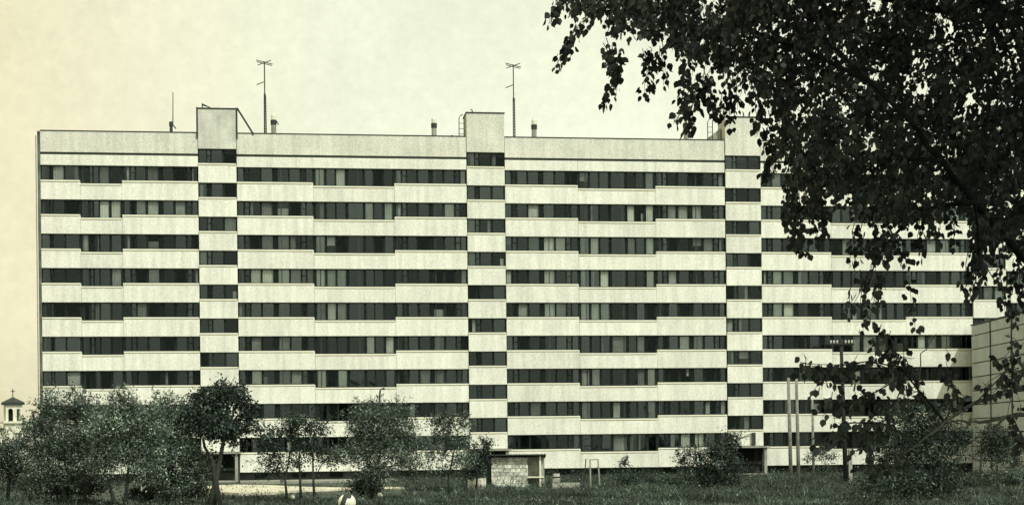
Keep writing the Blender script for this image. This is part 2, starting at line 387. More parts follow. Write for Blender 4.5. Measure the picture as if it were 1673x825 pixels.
for ti, (s0, wd) in enumerate(TOW):
    y = -0.10
    for k in range(9):
        gt = 5.11 + FL*k; gb = gt - 1.2
        place_windows(10 + ti, 8-k, 't', s0, wd, gb, 1.2, y + GY)
        pb = 2.50 if k == 0 else 5.11 + FL*(k-1)
        panel(s0, wd, pb, gb, y)
    obj('tower_head', panel_mesh(wd, 30.80 - 27.51, 2.4, M_TOWERTOP if ti == 0 else M_PARA, 'tower_head'), bld, (s0, y, 27.51))
    obj('parapet_flashing', MB().box(-0.05, wd + 0.05, -0.06, 2.5, 0, 0.09), bld, (s0, y, 30.802), M_DARKMETAL)
    # side cheeks of the stair tower
    b = MB()
    for xx in (0.0, wd - 0.05): b.box(xx, xx + 0.05, 0.185, 0.60, 0, 25.0)
    obj('tower_cheek', b, bld, (s0, y, 2.50), M_PIER)
    # entrance: canopy slab, recessed dark porch, door, pale post
    obj('entrance_canopy', MB().box(-0.25, wd + 0.15, -1.5, 0.5, 0, 0.14), bld, (s0, y, 2.34), M_CONC)
    b = MB(); b.box(0.0, wd, 0.9, 1.0, 0, 2.3); b.box(0.0, 0.08, 0.2, 0.9, 0, 2.3); b.box(wd - 0.08, wd, 0.2, 0.9, 0, 2.3)
    obj('porch_wall', b, bld, (s0, y, 0.02), M_PLINTH)
    d = obj('door', MB().box(0, 1.5, 0, 0.06, 0, 2.05), bld, (s0 + wd*0.32, y + 0.83, 0.15), M_FRAME)
    obj('door_handle', MB().box(0, 0.05, 0, 0.05, 0, 0.22), d, (0.12, -0.06, 0.95), M_WOOD)
    obj('porch_post', MB().box(0, 0.24, 0, 0.22, 0, 2.32), bld, (s0 + wd - 0.32, y - 1.3, 0.02), M_CONC)
    obj('door_step', MB().box(0, wd - 0.2, 0, 1.3, 0, 0.14), bld, (s0 + 0.1, y - 1.25, 0.0), M_CONC)
def pane_tone(): return random.choice((0.2, 0.4, 0.55, 0.65, 0.8, 0.95, 1.15))
# panes: the 300 largest singly, the rest as one part
pane_jobs.sort(key=lambda j: -j[0])
for j in pane_jobs[:300]:
    obj('pane', pane_mesh(round(j[5], 2), round(j[6], 2), pane_tone()), j[1], (j[2], j[3], j[4]))
b = MB(); ptn = []
for j in pane_jobs[300:]:
    ptn += [pane_tone()]*8
    X, Y, Z = j[7]; b.box(X, X + j[5], Y, Y + 0.012, Z, Z + j[6])
o = tag(obj('pane', b, bld, m=M_GLASS), kind='stuff'); a_ = o.data.attributes.new('tone', 'FLOAT', 'POINT'); a_.data.foreach_set('value', ptn)
# body behind the facade
b = MB(); XL, XR = -38.52, 57.10
b.box(XL, XR, 3.2, 13.0, 0.0, 28.3)
b.box(XL, XL + 0.25, 0.34, 3.19, 0.8, 28.2)
for k in range(0, 10):
    z = Z0 + 0.15 + FL*k
    b.box(XL + 0.26, XR, 0.30, 3.19, z - 0.02, z + 0.25)
b.box(XL + 0.26, XR, 0.30, 3.19, 27.2, 28.1)
xw = XL + 3.2
while xw < XR:
    if not any(s - 0.1 < xw < s + w + 0.1 for s, w in TOW):
        for k in range(9): b.box(xw, xw + 0.12, 0.36, 3.18, Z0 + 0.41 + FL*k, Z0 + 0.12 + FL*(k+1))
    xw += 3.22
obj('inner_wall', b, bld, m=M_INT)
b = MB(); b.box(XL + 0.1, XR, 0.55, 3.19, -0.2, 0.80)
obj('plinth', b, bld, m=M_PLINTH)
b = MB(); b.box(XL - 0.26, XL - 0.03, 0.03, 13.0, -0.1, TOP - 0.02)
obj('end_wall', b, bld, m=mat('end_wall_concrete', (0.10, 0.11, 0.10), 0.9, 0.5, 0.9))
b = MB(); b.tube([(XL - 0.36, -0.02, 0.3), (XL - 0.36, -0.02, TOP - 0.4)], 0.05)
obj('drainpipe', b, bld, m=M_WOOD)
b = MB(); b.box(XL, XR, 0.32, 13.0, 28.31, 28.42); obj('roof', b, bld, m=M_ROOF)
# basement windows in the plinth
for s0, parts in SEC:
    x = s0 + 1.2
    while x < s0 + sum(p[1] for p in parts) - 1.5:
        w = obj('basement_window', MB().box(0, 1.1, 0, 0.03, 0, 0.38), bld, (x, 0.515, 0.28), M_PIER); x += 3.1

# tall narrow dark box of unknown use with stay on the third stair tower's canopy
t = empty('wall_box', fac_point(1230, 728, -0.3)); tag(t, 'tall dark box with diagonal stay above the entrance of the third stair tower', 'lamp')
obj('tall_box', MB().box(-0.15, 0.15, -0.12, 0.12, 0.05, 1.15), t, m=M_DARKMETAL)
obj('stay', MB().tube([(-0.1, 0, 1.1), (-1.9, 0.05, 0.35)], 0.035), t, m=M_DARKMETAL)

# ------------------------------------------------------------------ things on the roof
ROOFZ = 28.42
def roof_pt(px, dy=3.0):
    a, _ = unroll(px, 200); Yp = D0 + dy / cos(ALPHA)
    Y = Yp / (1 - 0.131 * a / F); return Vector((Y*a/F, Y, ROOFZ))
def hgt(py, px, Y): return at(px, py, Y).z
def mast(px, ptop, label, mirror=1):
    P = roof_pt(px); h = hgt(ptop, px, P.y) - ROOFZ
    e = empty('antenna_mast', P); tag(e, label, 'antenna mast', 'television antenna masts on the roof')
    hl = h * 0.60
    b = MB()
    for k in range(3):
        a = 2*pi*k/3; b.tube([(0.10*cos(a), 0.10*sin(a), 0), (0.07*cos(a), 0.07*sin(a), hl)], 0.05, 5)
    z = 0.1
    while z < hl:
        for k in range(3):
            a = 2*pi*k/3; c = 2*pi*(k+1)/3; b.tube([(0.1*cos(a), 0.1*sin(a), z), (0.1*cos(c), 0.1*sin(c), z + 0.22)], 0.022, 4)
        z += 0.24
    obj('lattice_mast', b, e, m=M_DARKMETAL)
    obj('pole', MB().tube([(0, 0, hl - 0.3), (0, 0, h)], 0.052, 6), e, m=M_DARKMETAL)
    for dz, ang, ln in ((-0.05, 0.35, 0.72), (-0.18, 0.35, 0.66), (-0.10, -0.42, 0.66)):
        dx = ln * cos(ang); dzz = ln * sin(ang) * 0.55 * mirror
        obj('antenna_element', MB().tube([(-dx, -ln*sin(ang)*0.8, h + dz + dzz), (dx, ln*sin(ang)*0.8, h + dz - dzz)], 0.036, 4), e, m=M_DARKMETAL)
    obj('antenna_boom', MB().tube([(0, -0.4, h - 0.12), (0, 0.4, h - 0.12)], 0.02, 4), e, m=M_DARKMETAL)
    obj('side_arm', MB().tube([(0.02, 0, h*0.755 + 0.05), (-0.68, 0.0, h*0.755 - 0.22)], 0.038, 4), e, m=M_DARKMETAL)
mast(433, 101, 'tall lattice antenna mast standing just right of the first stair tower head')
mast(839.5, 106, 'slender lattice antenna mast standing just right of the second stair tower head')
def vent(px, ptop, label, lean=False):
    P = roof_pt(px, 2.0); h = hgt(ptop, px, P.y) - ROOFZ
    e = empty('vent_stack', P); tag(e, label, 'vent', 'ventilation stacks on the roof')
    obj('shaft', MB().lathe([(0.26, 0), (0.25, 0.1), (0.22, 0.12), (0.21, h*0.62)], 10), e, m=M_CONC)
    obj('vent_collar', MB().lathe([(0.25, h*0.62 + 0.002), (0.26, h*0.78)], 10), e, m=M_DARKMETAL)
    obj('vent_cap', MB().lathe([(0.19, h*0.78 + 0.003), (0.22, h*0.92), (0.16, h)], 10), e, m=M_WHITE)
    if lean: obj('flap', MB().tube([(0.2, -0.05, h*0.78), (0.42, -0.05, h*0.62)], 0.045, 4), e, m=M_DARKMETAL)
vent(447, 186, 'white capped vent stack beside the left antenna mast', True)
vent(709, 192, 'vent stack standing alone left of the second stair tower head')
vent(872.5, 194, 'vent stack to the right of the right antenna mast')
vent(1121, 190, 'vent stack behind the hanging leaf tips left of the third stair tower')
P = roof_pt(738, 1.5); e = tag(obj('mushroom_vent', MB().lathe([(0.10, 0), (0.10, 0.45), (0.2, 0.5), (0.19, 0.7), (0.08, 0.8)], 10), m=M_DARKMETAL, loc=P), 'small dark mushroom vent low on the roof by the ladder', 'vent')
P = roof_pt(1141, 1.5); tag(obj('roof_box', MB().box(-0.3, 0.3, -0.3, 0.3, 0, 0.72), m=M_CONC, loc=P), 'low pale box on the roof left of the third stair tower', 'box')
P = roof_pt(279.5, 1.5); h = hgt(151, 279.5, P.y) - ROOFZ
e = empty('whip_aerial', P); tag(e, 'thin whip aerial on a stubby dark chimney at the left of the roof', 'aerial')
obj('chimney', MB().lathe([(0.22, 0), (0.20, 0.35), (0.13, 0.5), (0.13, 1.2), (0.17, 1.25), (0.17, 1.55), (0.12, 1.6)], 10), e, m=M_DARKMETAL)
obj('whip', MB().tube([(0.14, 0, 1.3), (0.16, 0, 2.3), (0.18, 0, h)], [0.05, 0.04, 0.035], 5), e, m=M_DARKMETAL)
obj('flap', MB().tube([(0.12, -0.05, 1.35), (0.42, -0.05, 1.0)], 0.05, 4), e, m=M_DARKMETAL)
def ladder(tx, label, group):
    P = Vector((cos(ALPHA)*tx - sin(ALPHA)*0.6, D0 + sin(ALPHA)*tx + cos(ALPHA)*0.6, ROOFZ)); e = empty('roof_ladder', P, ALPHA); tag(e, label, 'ladder', group)
    for xx, yy in ((-0.55, 0.0), (-0.12, 0.0)):
        pts = [(xx, yy, 0), (xx, yy, 2.0)] + [(xx + (0.35 if xx < -0.3 else 0.1)*(1-cos(a)), yy, 2.0 + 0.38*sin(a)) for a in (0.4, 0.8, 1.2, 1.57)]
        obj('rail', MB().tube(pts, 0.04, 6), e, m=M_DARKMETAL)
    for z in (0.35, 0.75, 1.2, 1.65): obj('rung', MB().tube([(-0.55, 0, z), (-0.12, 0, z)], 0.024, 5), e, m=M_DARKMETAL)
ladder(TOW[1][0], 'dark hooked steel ladder against the left side of the second stair tower head', 'roof ladders at the stair tower heads')
ladder(TOW[2][0] - 0.8, 'dark hooked steel ladder left of the third stair tower head, partly behind leaves', 'roof ladders at the stair tower heads')
# steel frame and sloping strut on the first stair tower head
tx, tw = TOW[0]
e = empty('tower_frame', (cos(ALPHA)*tx, D0 + sin(ALPHA)*tx, ROOFZ), ALPHA); tag(e, 'dark steel frame with a long sloping strut around the first stair tower head', 'steel frame')
obj('upright', MB().box(-0.12, -0.005, -0.16, 0.1, 0, 2.5), e, m=M_DARKMETAL); obj('upright', MB().box(tw + 0.005, tw + 0.13, -0.16, 0.1, 0, 2.5), e, m=M_DARKMETAL)
obj('strut', MB().tube([(tw + 0.1, -0.05, 2.5), (tw + 1.42, -0.05, 0.35)], 0.085, 6), e, m=M_DARKMETAL)
P = Vector((cos(ALPHA)*(tx + 0.45), D0 + sin(ALPHA)*(tx + 0.45), 30.89)); 
tag(obj('wind_deflector', MB().tube([(-0.05, 0, 0.0), (-0.1, 0, 0.3), (0.6, 0, 0.02)], [0.06, 0.1, 0.03], 4), m=M_DARKMETAL, loc=P), 'small bent metal piece on top of the first stair tower head', 'metal piece')
tx2 = TOW[1][0] + 0.5; P = Vector((cos(ALPHA)*tx2, D0 + sin(ALPHA)*tx2 + 0.5, 30.89))
tag(obj('roof_hook', MB().tube([(0, 0, 0), (0.02, 0, 0.25), (-0.12, 0, 0.36)], 0.05, 5), m=M_DARKMETAL, loc=P), 'small dark hook on top of the second stair tower head', 'hook')
# slanted machine-room wall behind the third tower
P = Vector((cos(ALPHA)*17.2, D0 + sin(ALPHA)*17.2, ROOFZ)); b = MB()
b.v = [(0, 1, 0), (1.5, 1, 0), (1.5, 1, 1.65), (0, 1, 0.5), (0, 4, 0), (1.5, 4, 0), (1.5, 4, 1.65), (0, 4, 0.5)]
b.f = [(0, 1, 2, 3), (1, 5, 6, 2), (5, 4, 7, 6), (4, 0, 3, 7), (3, 2, 6, 7), (0, 4, 5, 1)]
tag(obj('roof_hatch', b, m=M_CONC, loc=P, rz=ALPHA), 'grey sloping roof hatch against the third stair tower head', 'hatch')

# ------------------------------------------------------------------ grey panelled building on the right
XG = 40.25
g = empty('panel_building', (XG, 139.2, 0)); tag(g, 'blank grey panelled building end at the right edge with dark joints', 'building')
ROWZ = [0.0, 1.05] + [1.05 + 1.2*i for i in range(1, 10)] + [12.75]
b = MB(); b.box(0.25, 18, -30, 0, 0, 12.4); obj('core', b, g, m=M_JOINT)
yy = 0.0; cols = []
for wcol in (5.6, 5.65, 5.6, 5.7, 5.6): cols.append((yy, wcol)); yy -= wcol
wm = {}
for ci, (y0, wc) in enumerate(cols):
    for ri in range(len(ROWZ) - 1):
        z0, z1 = ROWZ[ri], ROWZ[ri+1]; key = (round(wc, 2), round(z1-z0, 2))
        if key not in wm:
            gp = 0.045; c = 0.03; wm[key] = MB().box(0, 0.24, -wc + 0.13, -0.13, gp, z1 - z0 - gp).mesh('wall_panel', M_GREY)
        o = obj('wall_panel', wm[key], g, (random.uniform(0, 0.03), y0, z0))
for y0, wc in cols[:-1]: obj('joint_strip', MB().box(-0.035, 0.1, -0.12, 0.12, 0.0, 12.74), g, (0, y0 - wc, 0), m=M_JOINT)
b = MB(); b.box(-0.05, 18.1, -30.1, 0.05, 12.755, 12.86); obj('roof_edge', b, g, m=M_DARKMETAL)
b = MB(); b.box(0.0, 18, -30.0, -28.1, 0, 12.74); obj('front_wall', b, g, m=M_GREY)

# ------------------------------------------------------------------ chapel far left
YC = 230.0; e0 = at(21.5, 700, YC); s = YC / F
c = empty('chapel', (e0.x, YC, 0)); tag(c, 'small white bell tower with arched openings, pitched cap and cross at the left edge', 'chapel')
zb, zt = at(22, 688, YC).z, at(22, 661, YC).z; R = 15.2*s
hexa = lambda r, ph=0.0: [(r*cos(ph + 2*pi*k/6), r*sin(ph + 2*pi*k/6)) for k in range(6)]
obj('tower_shaft', MB().prism(hexa(R*1.05), 0, zb - 0.3), c, m=M_WHITE)
obj('cornice', MB().prism(hexa(R*1.35), zb - 0.29, zb), c, m=M_WHITE)
b = MB(); hx = hexa(R)
for k in range(6):
    p, q = Vector(hx[k]), Vector(hx[(k+1) % 6]); d = (q-p).normalized(); nn = Vector((d.y, -d.x)); Lw = (q-p).length
    def pt(t, z, dep=0.0): w = p + d*t - nn*dep; return (w.x, w.y, z)
    z1 = zb + 0.02; z2 = zt - 0.02; wo = Lw*0.27; cx = Lw/2; zs = z1 + (z2-z1)*0.62
    pr = [(0, z1), (cx - wo, z1), (cx - wo, zs)] + [(cx - wo*cos(a), zs + wo*sin(a)) for a in np.linspace(0.3, pi-0.3, 6)] + [(cx + wo, zs), (cx + wo, z1), (Lw, z1), (Lw, z2), (0, z2)]
    n = len(pr); bb = len(b.v)
    b.v += [pt(t, z) for t, z in pr] + [pt(t, z, 0.25) for t, z in pr]
    b.f += [tuple(range(bb, bb+n)), tuple(range(bb+2*n-1, bb+n-1, -1))] + [(bb+i, bb+n+i, bb+n+(i+1) % n, bb+(i+1) % n) for i in range(n)]
obj('arcade', b, c, m=M_WHITE)
obj('bell_core', MB().prism(hexa(R*0.5), zb, zt), c, m=M_PIER)
ze = at(22, 648, YC).z
b = MB(); ro = hexa(R*1.28); b.v = [(x, y, zt) for x, y in ro] + [(x*0.98, y*0.98, zt + 0.35) for x, y in ro] + [(0, 0, ze)]
b.f = [tuple(range(5, -1, -1))] + [(i, (i+1) % 6, 6 + (i+1) % 6, 6+i) for i in range(6)] + [(6+i, 6+(i+1) % 6, 12) for i in range(6)]
obj('roof', b, c, m=M_DARKMETAL)
zc = at(22, 635, YC).z
b = MB(); b.tube([(0, 0, ze - 0.1), (0, 0, zc)], 0.07, 5); b.tube([(-0.3, 0, zc - 0.35), (0.3, 0, zc - 0.35)], 0.06, 5)
obj('cross', b, c, m=M_DARKMETAL)
b = MB(); b.box(-4.5, 9, 0, 12, 0, zb - 1.2); obj('nave', b, c, m=M_WHITE)
b = MB(); b.box(-4.8, 9.3, -0.3, 12.3, zb - 1.19, zb - 0.95); obj('nave_roof', b, c, m=M_DARKMETAL)

# ------------------------------------------------------------------ shed, blocks, poles
gs = ground_at(803, 796); YS = gs.y; k = YS / F
sh = empty('utility_shed', (gs.x, YS, 0)); tag(sh, 'small rough stone shed with dark corrugated roof in front of the second stair tower', 'shed')
wd = 60*k; zt = at(803, 745, YS).z; full = 86*k
b = MB(); b.box(0, wd, 0.3, 2.6, -0.1, zt - 0.1); b.box(wd + 0.001, full, 1.2, 2.6, -0.1, zt - 0.1); obj('wall', b, sh, m=mat('mortar', (0.40, 0.42, 0.37), 0.9, 0.3, 2))
# stones, proud of the mortar, each its own piece
stone_m = []
for i in range(5):
    b = MB(); r = random.Random(i)
    vs = [(0, 0.0), (1, 0.0), (1, 1), (0, 1)]
    f = [(x + r.uniform(-.04, .04), z + r.uniform(-.05, .05)) for x, z in vs]
    b.v = [(x, 0, z) for x, z in f] + [(0.5 + (x-0.5)*1.02, 1, 0.5 + (z-0.5)*1.02) for x, z in f]
    b.f = [(0, 1, 2, 3), (0, 4, 5, 1), (1, 5, 6, 2), (2, 6, 7, 3), (3, 7, 4, 0)]
    stone_m.append(b.mesh('stone', M_STONE))
z = 0.0; row = 0
while z < zt - 0.25:
    hh = 0.25; x = -0.02 - (0.2 if row % 2 else 0)
    while x < wd - 0.08:
        w = random.uniform(0.3, 0.52); a = max(x, 0.0); e_ = min(x + w, wd)
        if e_ - a > 0.08:
            o = obj('stone', random.choice(stone_m), sh, (a + 0.012, 0.262 - random.uniform(0, 0.03), z + 0.012)); o.scale = (e_ - a - 0.024, 0.035, hh - 0.024)
        x += w
    z += hh; row += 1
b = MB(); n = 44; x0, x1 = -0.45, full + 0.15
for j, (yy, zz) in enumerate(((-0.25, zt + 0.10), (3.0, zt - 0.12))):
    for i in range(n + 1): b.v.append((x0 + (x1-x0)*i/n, yy, zz + (0.045 if i % 2 else 0)))
for j, (yy, zz) in enumerate(((-0.25, zt + 0.02), (3.0, zt - 0.20))):
    for i in range(n + 1): b.v.append((x0 + (x1-x0)*i/n, yy, zz + (0.045 if i % 2 else 0)))
m_ = n + 1
for i in range(n): b.f += [(i, i+1, m_+i+1, m_+i), (2*m_+i, 3*m_+i, 3*m_+i+1, 2*m_+i+1), (i, 2*m_+i, 2*m_+i+1, i+1), (m_+i, m_+i+1, 3*m_+i+1, 3*m_+i)]
obj('corrugated_roof', b, sh, m=M_DARKMETAL)
obj('door', MB().box(-0.30, -0.02, 0.35, 2.5, 0, zt - 0.15), sh, m=M_PIER)
obj('post', MB().box(full - 0.30, full - 0.18, 0.05, 0.2, 0, zt + 0.0), sh, m=M_WHITE)
obj('post', MB().box(full - 0.05, full + 0.03, 0.05, 0.15, 0, zt - 0.1), sh, m=M_WOOD)
obj('counter', MB().box(wd - 0.05, full, 0.0, 1.15, 0.62, 0.70), sh, m=M_WHITE)
obj('side_board', MB().box(wd + 0.85, full - 0.32, 0.3, 1.1, 0.72, zt - 0.2), sh, m=M_WOOD)
# pale stacked drums to the right of the shed
gd = ground_at(909, 797); e = empty('paint_drum', gd); tag(e, 'dented pale drum with dark hoops beside the right end of the shed', 'drum')
hd = 24*gd.y/F
obj('shell', MB().lathe([(0.22, 0), (0.25, hd*0.28), (0.19, hd*0.34), (0.25, hd*0.40), (0.26, hd*0.66), (0.18, hd*0.73), (0.24, hd*0.79), (0.21, hd)], 12), e, m=M_STONE)
for zz in (0.345, 0.735): obj('hoop', MB().lathe([(0.20, hd*zz - 0.05), (0.262, hd*zz), (0.20, hd*zz + 0.05)], 12), e, m=M_PIER)
tag(obj('concrete_block', MB().box(-0.6, 0.6, 0, 0.9, -0.05, 0.62), m=M_WHITE, loc=ground_at(779, 797)), 'low whitewashed concrete block left of the stone shed', 'block')
tag(obj('planter_box', MB().box(-0.9, 0.9, 0, 0.7, -0.05, 0.34), m=M_WOOD, loc=ground_at(925, 797)), 'low weathered wooden box in the grass right of the drum', 'box')
# carpet frame
g1, g2 = ground_at(965, 795), ground_at(979, 795); e = empty('carpet_frame', g1); tag(e, 'simple wooden two post frame with top bar in the grass right of the shed', 'frame')
hh = 45*g1.y/F; dx = g2.x - g1.x
obj('post', MB().tube([(0, 0, -0.1), (-0.02, 0, hh)], 0.055, 6), e, m=M_WOOD); obj('post', MB().tube([(dx + 0.06, 0, -0.1), (dx - 0.05, 0, hh)], 0.055, 6), e, m=M_WOOD)
obj('top_bar', MB().tube([(-0.05, 0, hh - 0.02), (dx, 0, hh)], 0.04, 6), e, m=M_WOOD)
tag(obj('leaning_stake', MB().tube([(0, 0, -0.1), (0.2, 0, 1.85)], 0.04, 6), m=M_BARK, loc=ground_at(953, 794)), 'thin dark leaning stake left of the wooden carpet frame', 'stake')
M_POST = mat('grey_post_wood', (0.20, 0.21, 0.185), 0.85, 0.3, 2.5, 0.3, 0.25, 20.0)
def post(px, ptop, pxt, base, r, label, m=M_POST, name='wooden_post', cat='post', group='bare posts in front of the fourth section'):
    r *= 0.82
    gp = ground_at(px, base); top = at(pxt, ptop, gp.y); v = top - gp
    return tag(obj(name, MB().tube([(0, 0, -0.1), tuple(v*0.5), tuple(v)], [r, r*0.88, r*0.72], 10), m=m, loc=gp, smooth=True), label, cat, group)
post(1292.5, 617, 1288, 788, 0.17, 'leftmost of the three bare weathered posts')
post(1305, 610, 1301, 790, 0.16, 'tallest bare weathered post, in the middle of the three')
post(1329.5, 652, 1327, 783, 0.13, 'shortest of the bare weathered posts, nearest the power pole')
# power pole with crossarm
gp = ground_at(1382, 789); top = at(1374, 554, gp.y) - gp
e = empty('power_pole', gp); tag(e, 'tall black power pole with a crossarm and white insulators on a concrete stub', 'power pole')
obj('pole', MB().tube([(0, 0, 0.2), tuple(top*0.5), tuple(top)], [0.17, 0.14, 0.11], 10), e, m=M_BLACKPOLE, smooth=True)
obj('stub', MB().box(0.18, 0.42, -0.12, 0.12, -0.1, 2.3), e, m=M_WOOD)
zc = top.z - 0.35; cx = top.x
obj('crossarm', MB().box(cx - 0.85, cx + 0.85, -0.18, -0.06, zc - 0.05, zc + 0.06), e, m=M_BLACKPOLE)
for q in (-0.7, -0.5, -0.28, 0.28, 0.5, 0.7):
    obj('insulator', MB().lathe([(0.03, 0), (0.07, 0.04), (0.05, 0.10), (0.075, 0.14), (0.03, 0.22)], 8), e, (cx + q, -0.12, zc + 0.06), m=M_INS)
# street lamp
gp = ground_at(617, 793); h = at(622, 634, gp.y).z
e = empty('street_lamp', gp); tag(e, 'dark street lamp post with short bent arm rising out of the bushy tree', 'street lamp')
obj('post', MB().tube([(0, 0, 0), (0.1, 0, h*0.5), (0.22, 0, h - 0.5), (0.26, 0, h - 0.15), (0.40, 0, h)], [0.11, 0.09, 0.07, 0.06, 0.05], 8), e, m=M_DARKMETAL)
obj('lamp_head', MB().lathe([(0.06, 0), (0.12, 0.05), (0.1, 0.12), (0.04, 0.16)], 8), e, (0.5, 0, h - 0.12), m=M_DARKMETAL)
# round white ball with its shadow coloured in as a dark crescent, and pale stones in the weeds
gp = ground_at(567, 835); r = 14.5*gp.y/F
def ball_mesh(R, mA, mB):
    b = MB(); prof = []; nn = 44
    for i in range(nn + 1):
        a = -pi/2 + pi*i/nn; prof.append((max(R*cos(a), 0.002), R*sin(a) + R))
    b.lathe(prof, 64); me = b.mesh('shadowed_ball', mA); me.materials.append(mB)
    for p in me.polygons:
        cx_, cy_, cz_ = p.center; th = math.atan2(cx_, -cy_)
        u = cx_/R; w = (cz_ - R)/R
        if ((u + 0.35 - 0.35*w)**2 / 0.09 + 0 < 1.0) and w < 0.75 or (w > 0.45 and -0.35 < u < 0.55): p.material_index = 1
        p.use_smooth = True
    return me
tag(obj('shadowed_ball', ball_mesh(r, M_WHITE, M_DARKMETAL), loc=(gp.x, gp.y, 0.0)), 'round white ball with a painted-on shadow crescent lying in the weeds at the bottom edge', 'ball')
for px, py, s_, lab in ((478, 819, 0.13, 'small pale yellowish stone in the weeds left of the ball'), (620, 817, 0.16, 'larger pale stone under the bushy tree right of the ball'), (594, 822, 0.09, 'tiny pale stone just right of the ball')):
    b = MB(); b.lathe([(s_*0.6, 0), (s_*1.1, s_*0.4), (s_*1.05, s_*1.1), (s_*0.7, s_*1.7), (s_*0.2, s_*1.9)], 9)
    b.v = [(x + random.uniform(-.15, .15)*s_, y + random.uniform(-.15, .15)*s_, z) for x, y, z in b.v]
    gg = ground_at(px, py); tag(obj('pale_stone', b, m=M_WHITE, loc=(gg.x, gg.y, 0.12), smooth=True), lab, 'stone', 'pale stones in the weeds')

# ------------------------------------------------------------------ foliage
def rot_frames(n, tilt=0.9):
    """random leaf frames: axis a (length), b (width)"""
    a = RNG.normal(size=(n, 3)); a[:, 2] -= 0.35; a /= np.linalg.norm(a, axis=1)[:, None]
    c = RNG.normal(size=(n, 3)); b = np.cross(a, c); b /= np.linalg.norm(b, axis=1)[:, None]
    return a, b, np.cross(a, b)
def leaf_cards(P, size, aspect=0.5, var=0.4):
    """kite-shaped folded leaves, 2 triangles each sharing the midrib"""
    n = len(P); a, b, c = rot_frames(n); s = size * (1 + var*(RNG.random(n)*2 - 1)); s = s[:, None]
    v0 = P; v2 = P + a*s; v1 = P + a*s*0.45 + b*s*aspect*0.5 + c*s*0.08; v3 = P + a*s*0.45 - b*s*aspect*0.5 + c*s*0.08
    V = np.stack([v0, v1, v2, v3], 1).reshape(-1, 3); i = np.arange(n)*4
    Fa = np.concatenate([np.stack([i, i+1, i+2], 1), np.stack([i, i+2, i+3], 1)])
    return V, Fa
def clumpy(lobes, n, clump, spread):
    """leaf points in clumps through ellipsoid lobes (center, radii, weight)"""
    w = np.array([l[2] for l in lobes]); w = w / w.sum(); nc = max(1, n // clump); out_ = []; ton_ = []
    for (cc, rr, _), ww in zip(lobes, w):
        m_ = max(1, int(nc*ww)); d = RNG.normal(size=(m_, 3)); d /= np.linalg.norm(d, axis=1)[:, None]
        rad = (0.25 + 0.75*RNG.random(m_)**0.6); rad *= 1 + 0.30*RNG.normal(size=m_)*(rad > 0.75)
        C = np.array(cc) + d*rad[:, None]*np.array(rr)
        sp = spread*0.62*(0.6 + 0.8*RNG.random(m_))
        Q = C[:, None, :] + RNG.normal(size=(m_, clump, 3))*sp[:, None, None]*np.array([1, 1, 0.8])
        dd_ = RNG.normal(size=(m_, 1, 3)) + np.array([0, 0, 0.4]); dd_ /= np.linalg.norm(dd_, axis=2)[:, :, None]
        Q = Q + dd_*RNG.normal(size=(m_, clump, 1))*(sp*1.9)[:, None, None]
        out_.append(Q.reshape(-1, 3)); ton_.append(np.repeat(np.clip(np.exp(RNG.normal(size=m_)*0.55), 0.3, 3.2), clump))
    return np.concatenate(out_), np.concatenate(ton_)
def curve(p, q, sag, n=5, wob=0.0):
    p, q = Vector(p), Vector(q); pts = []
    for i in range(n):
        t = i/(n-1); m_ = p.lerp(q, t); m_.z += sag*4*t*(1-t)
        if 0 < i < n-1: m_ += Vector((random.uniform(-wob, wob), random.uniform(-wob, wob), random.uniform(-wob, wob)))
        pts.append(m_)
    return pts
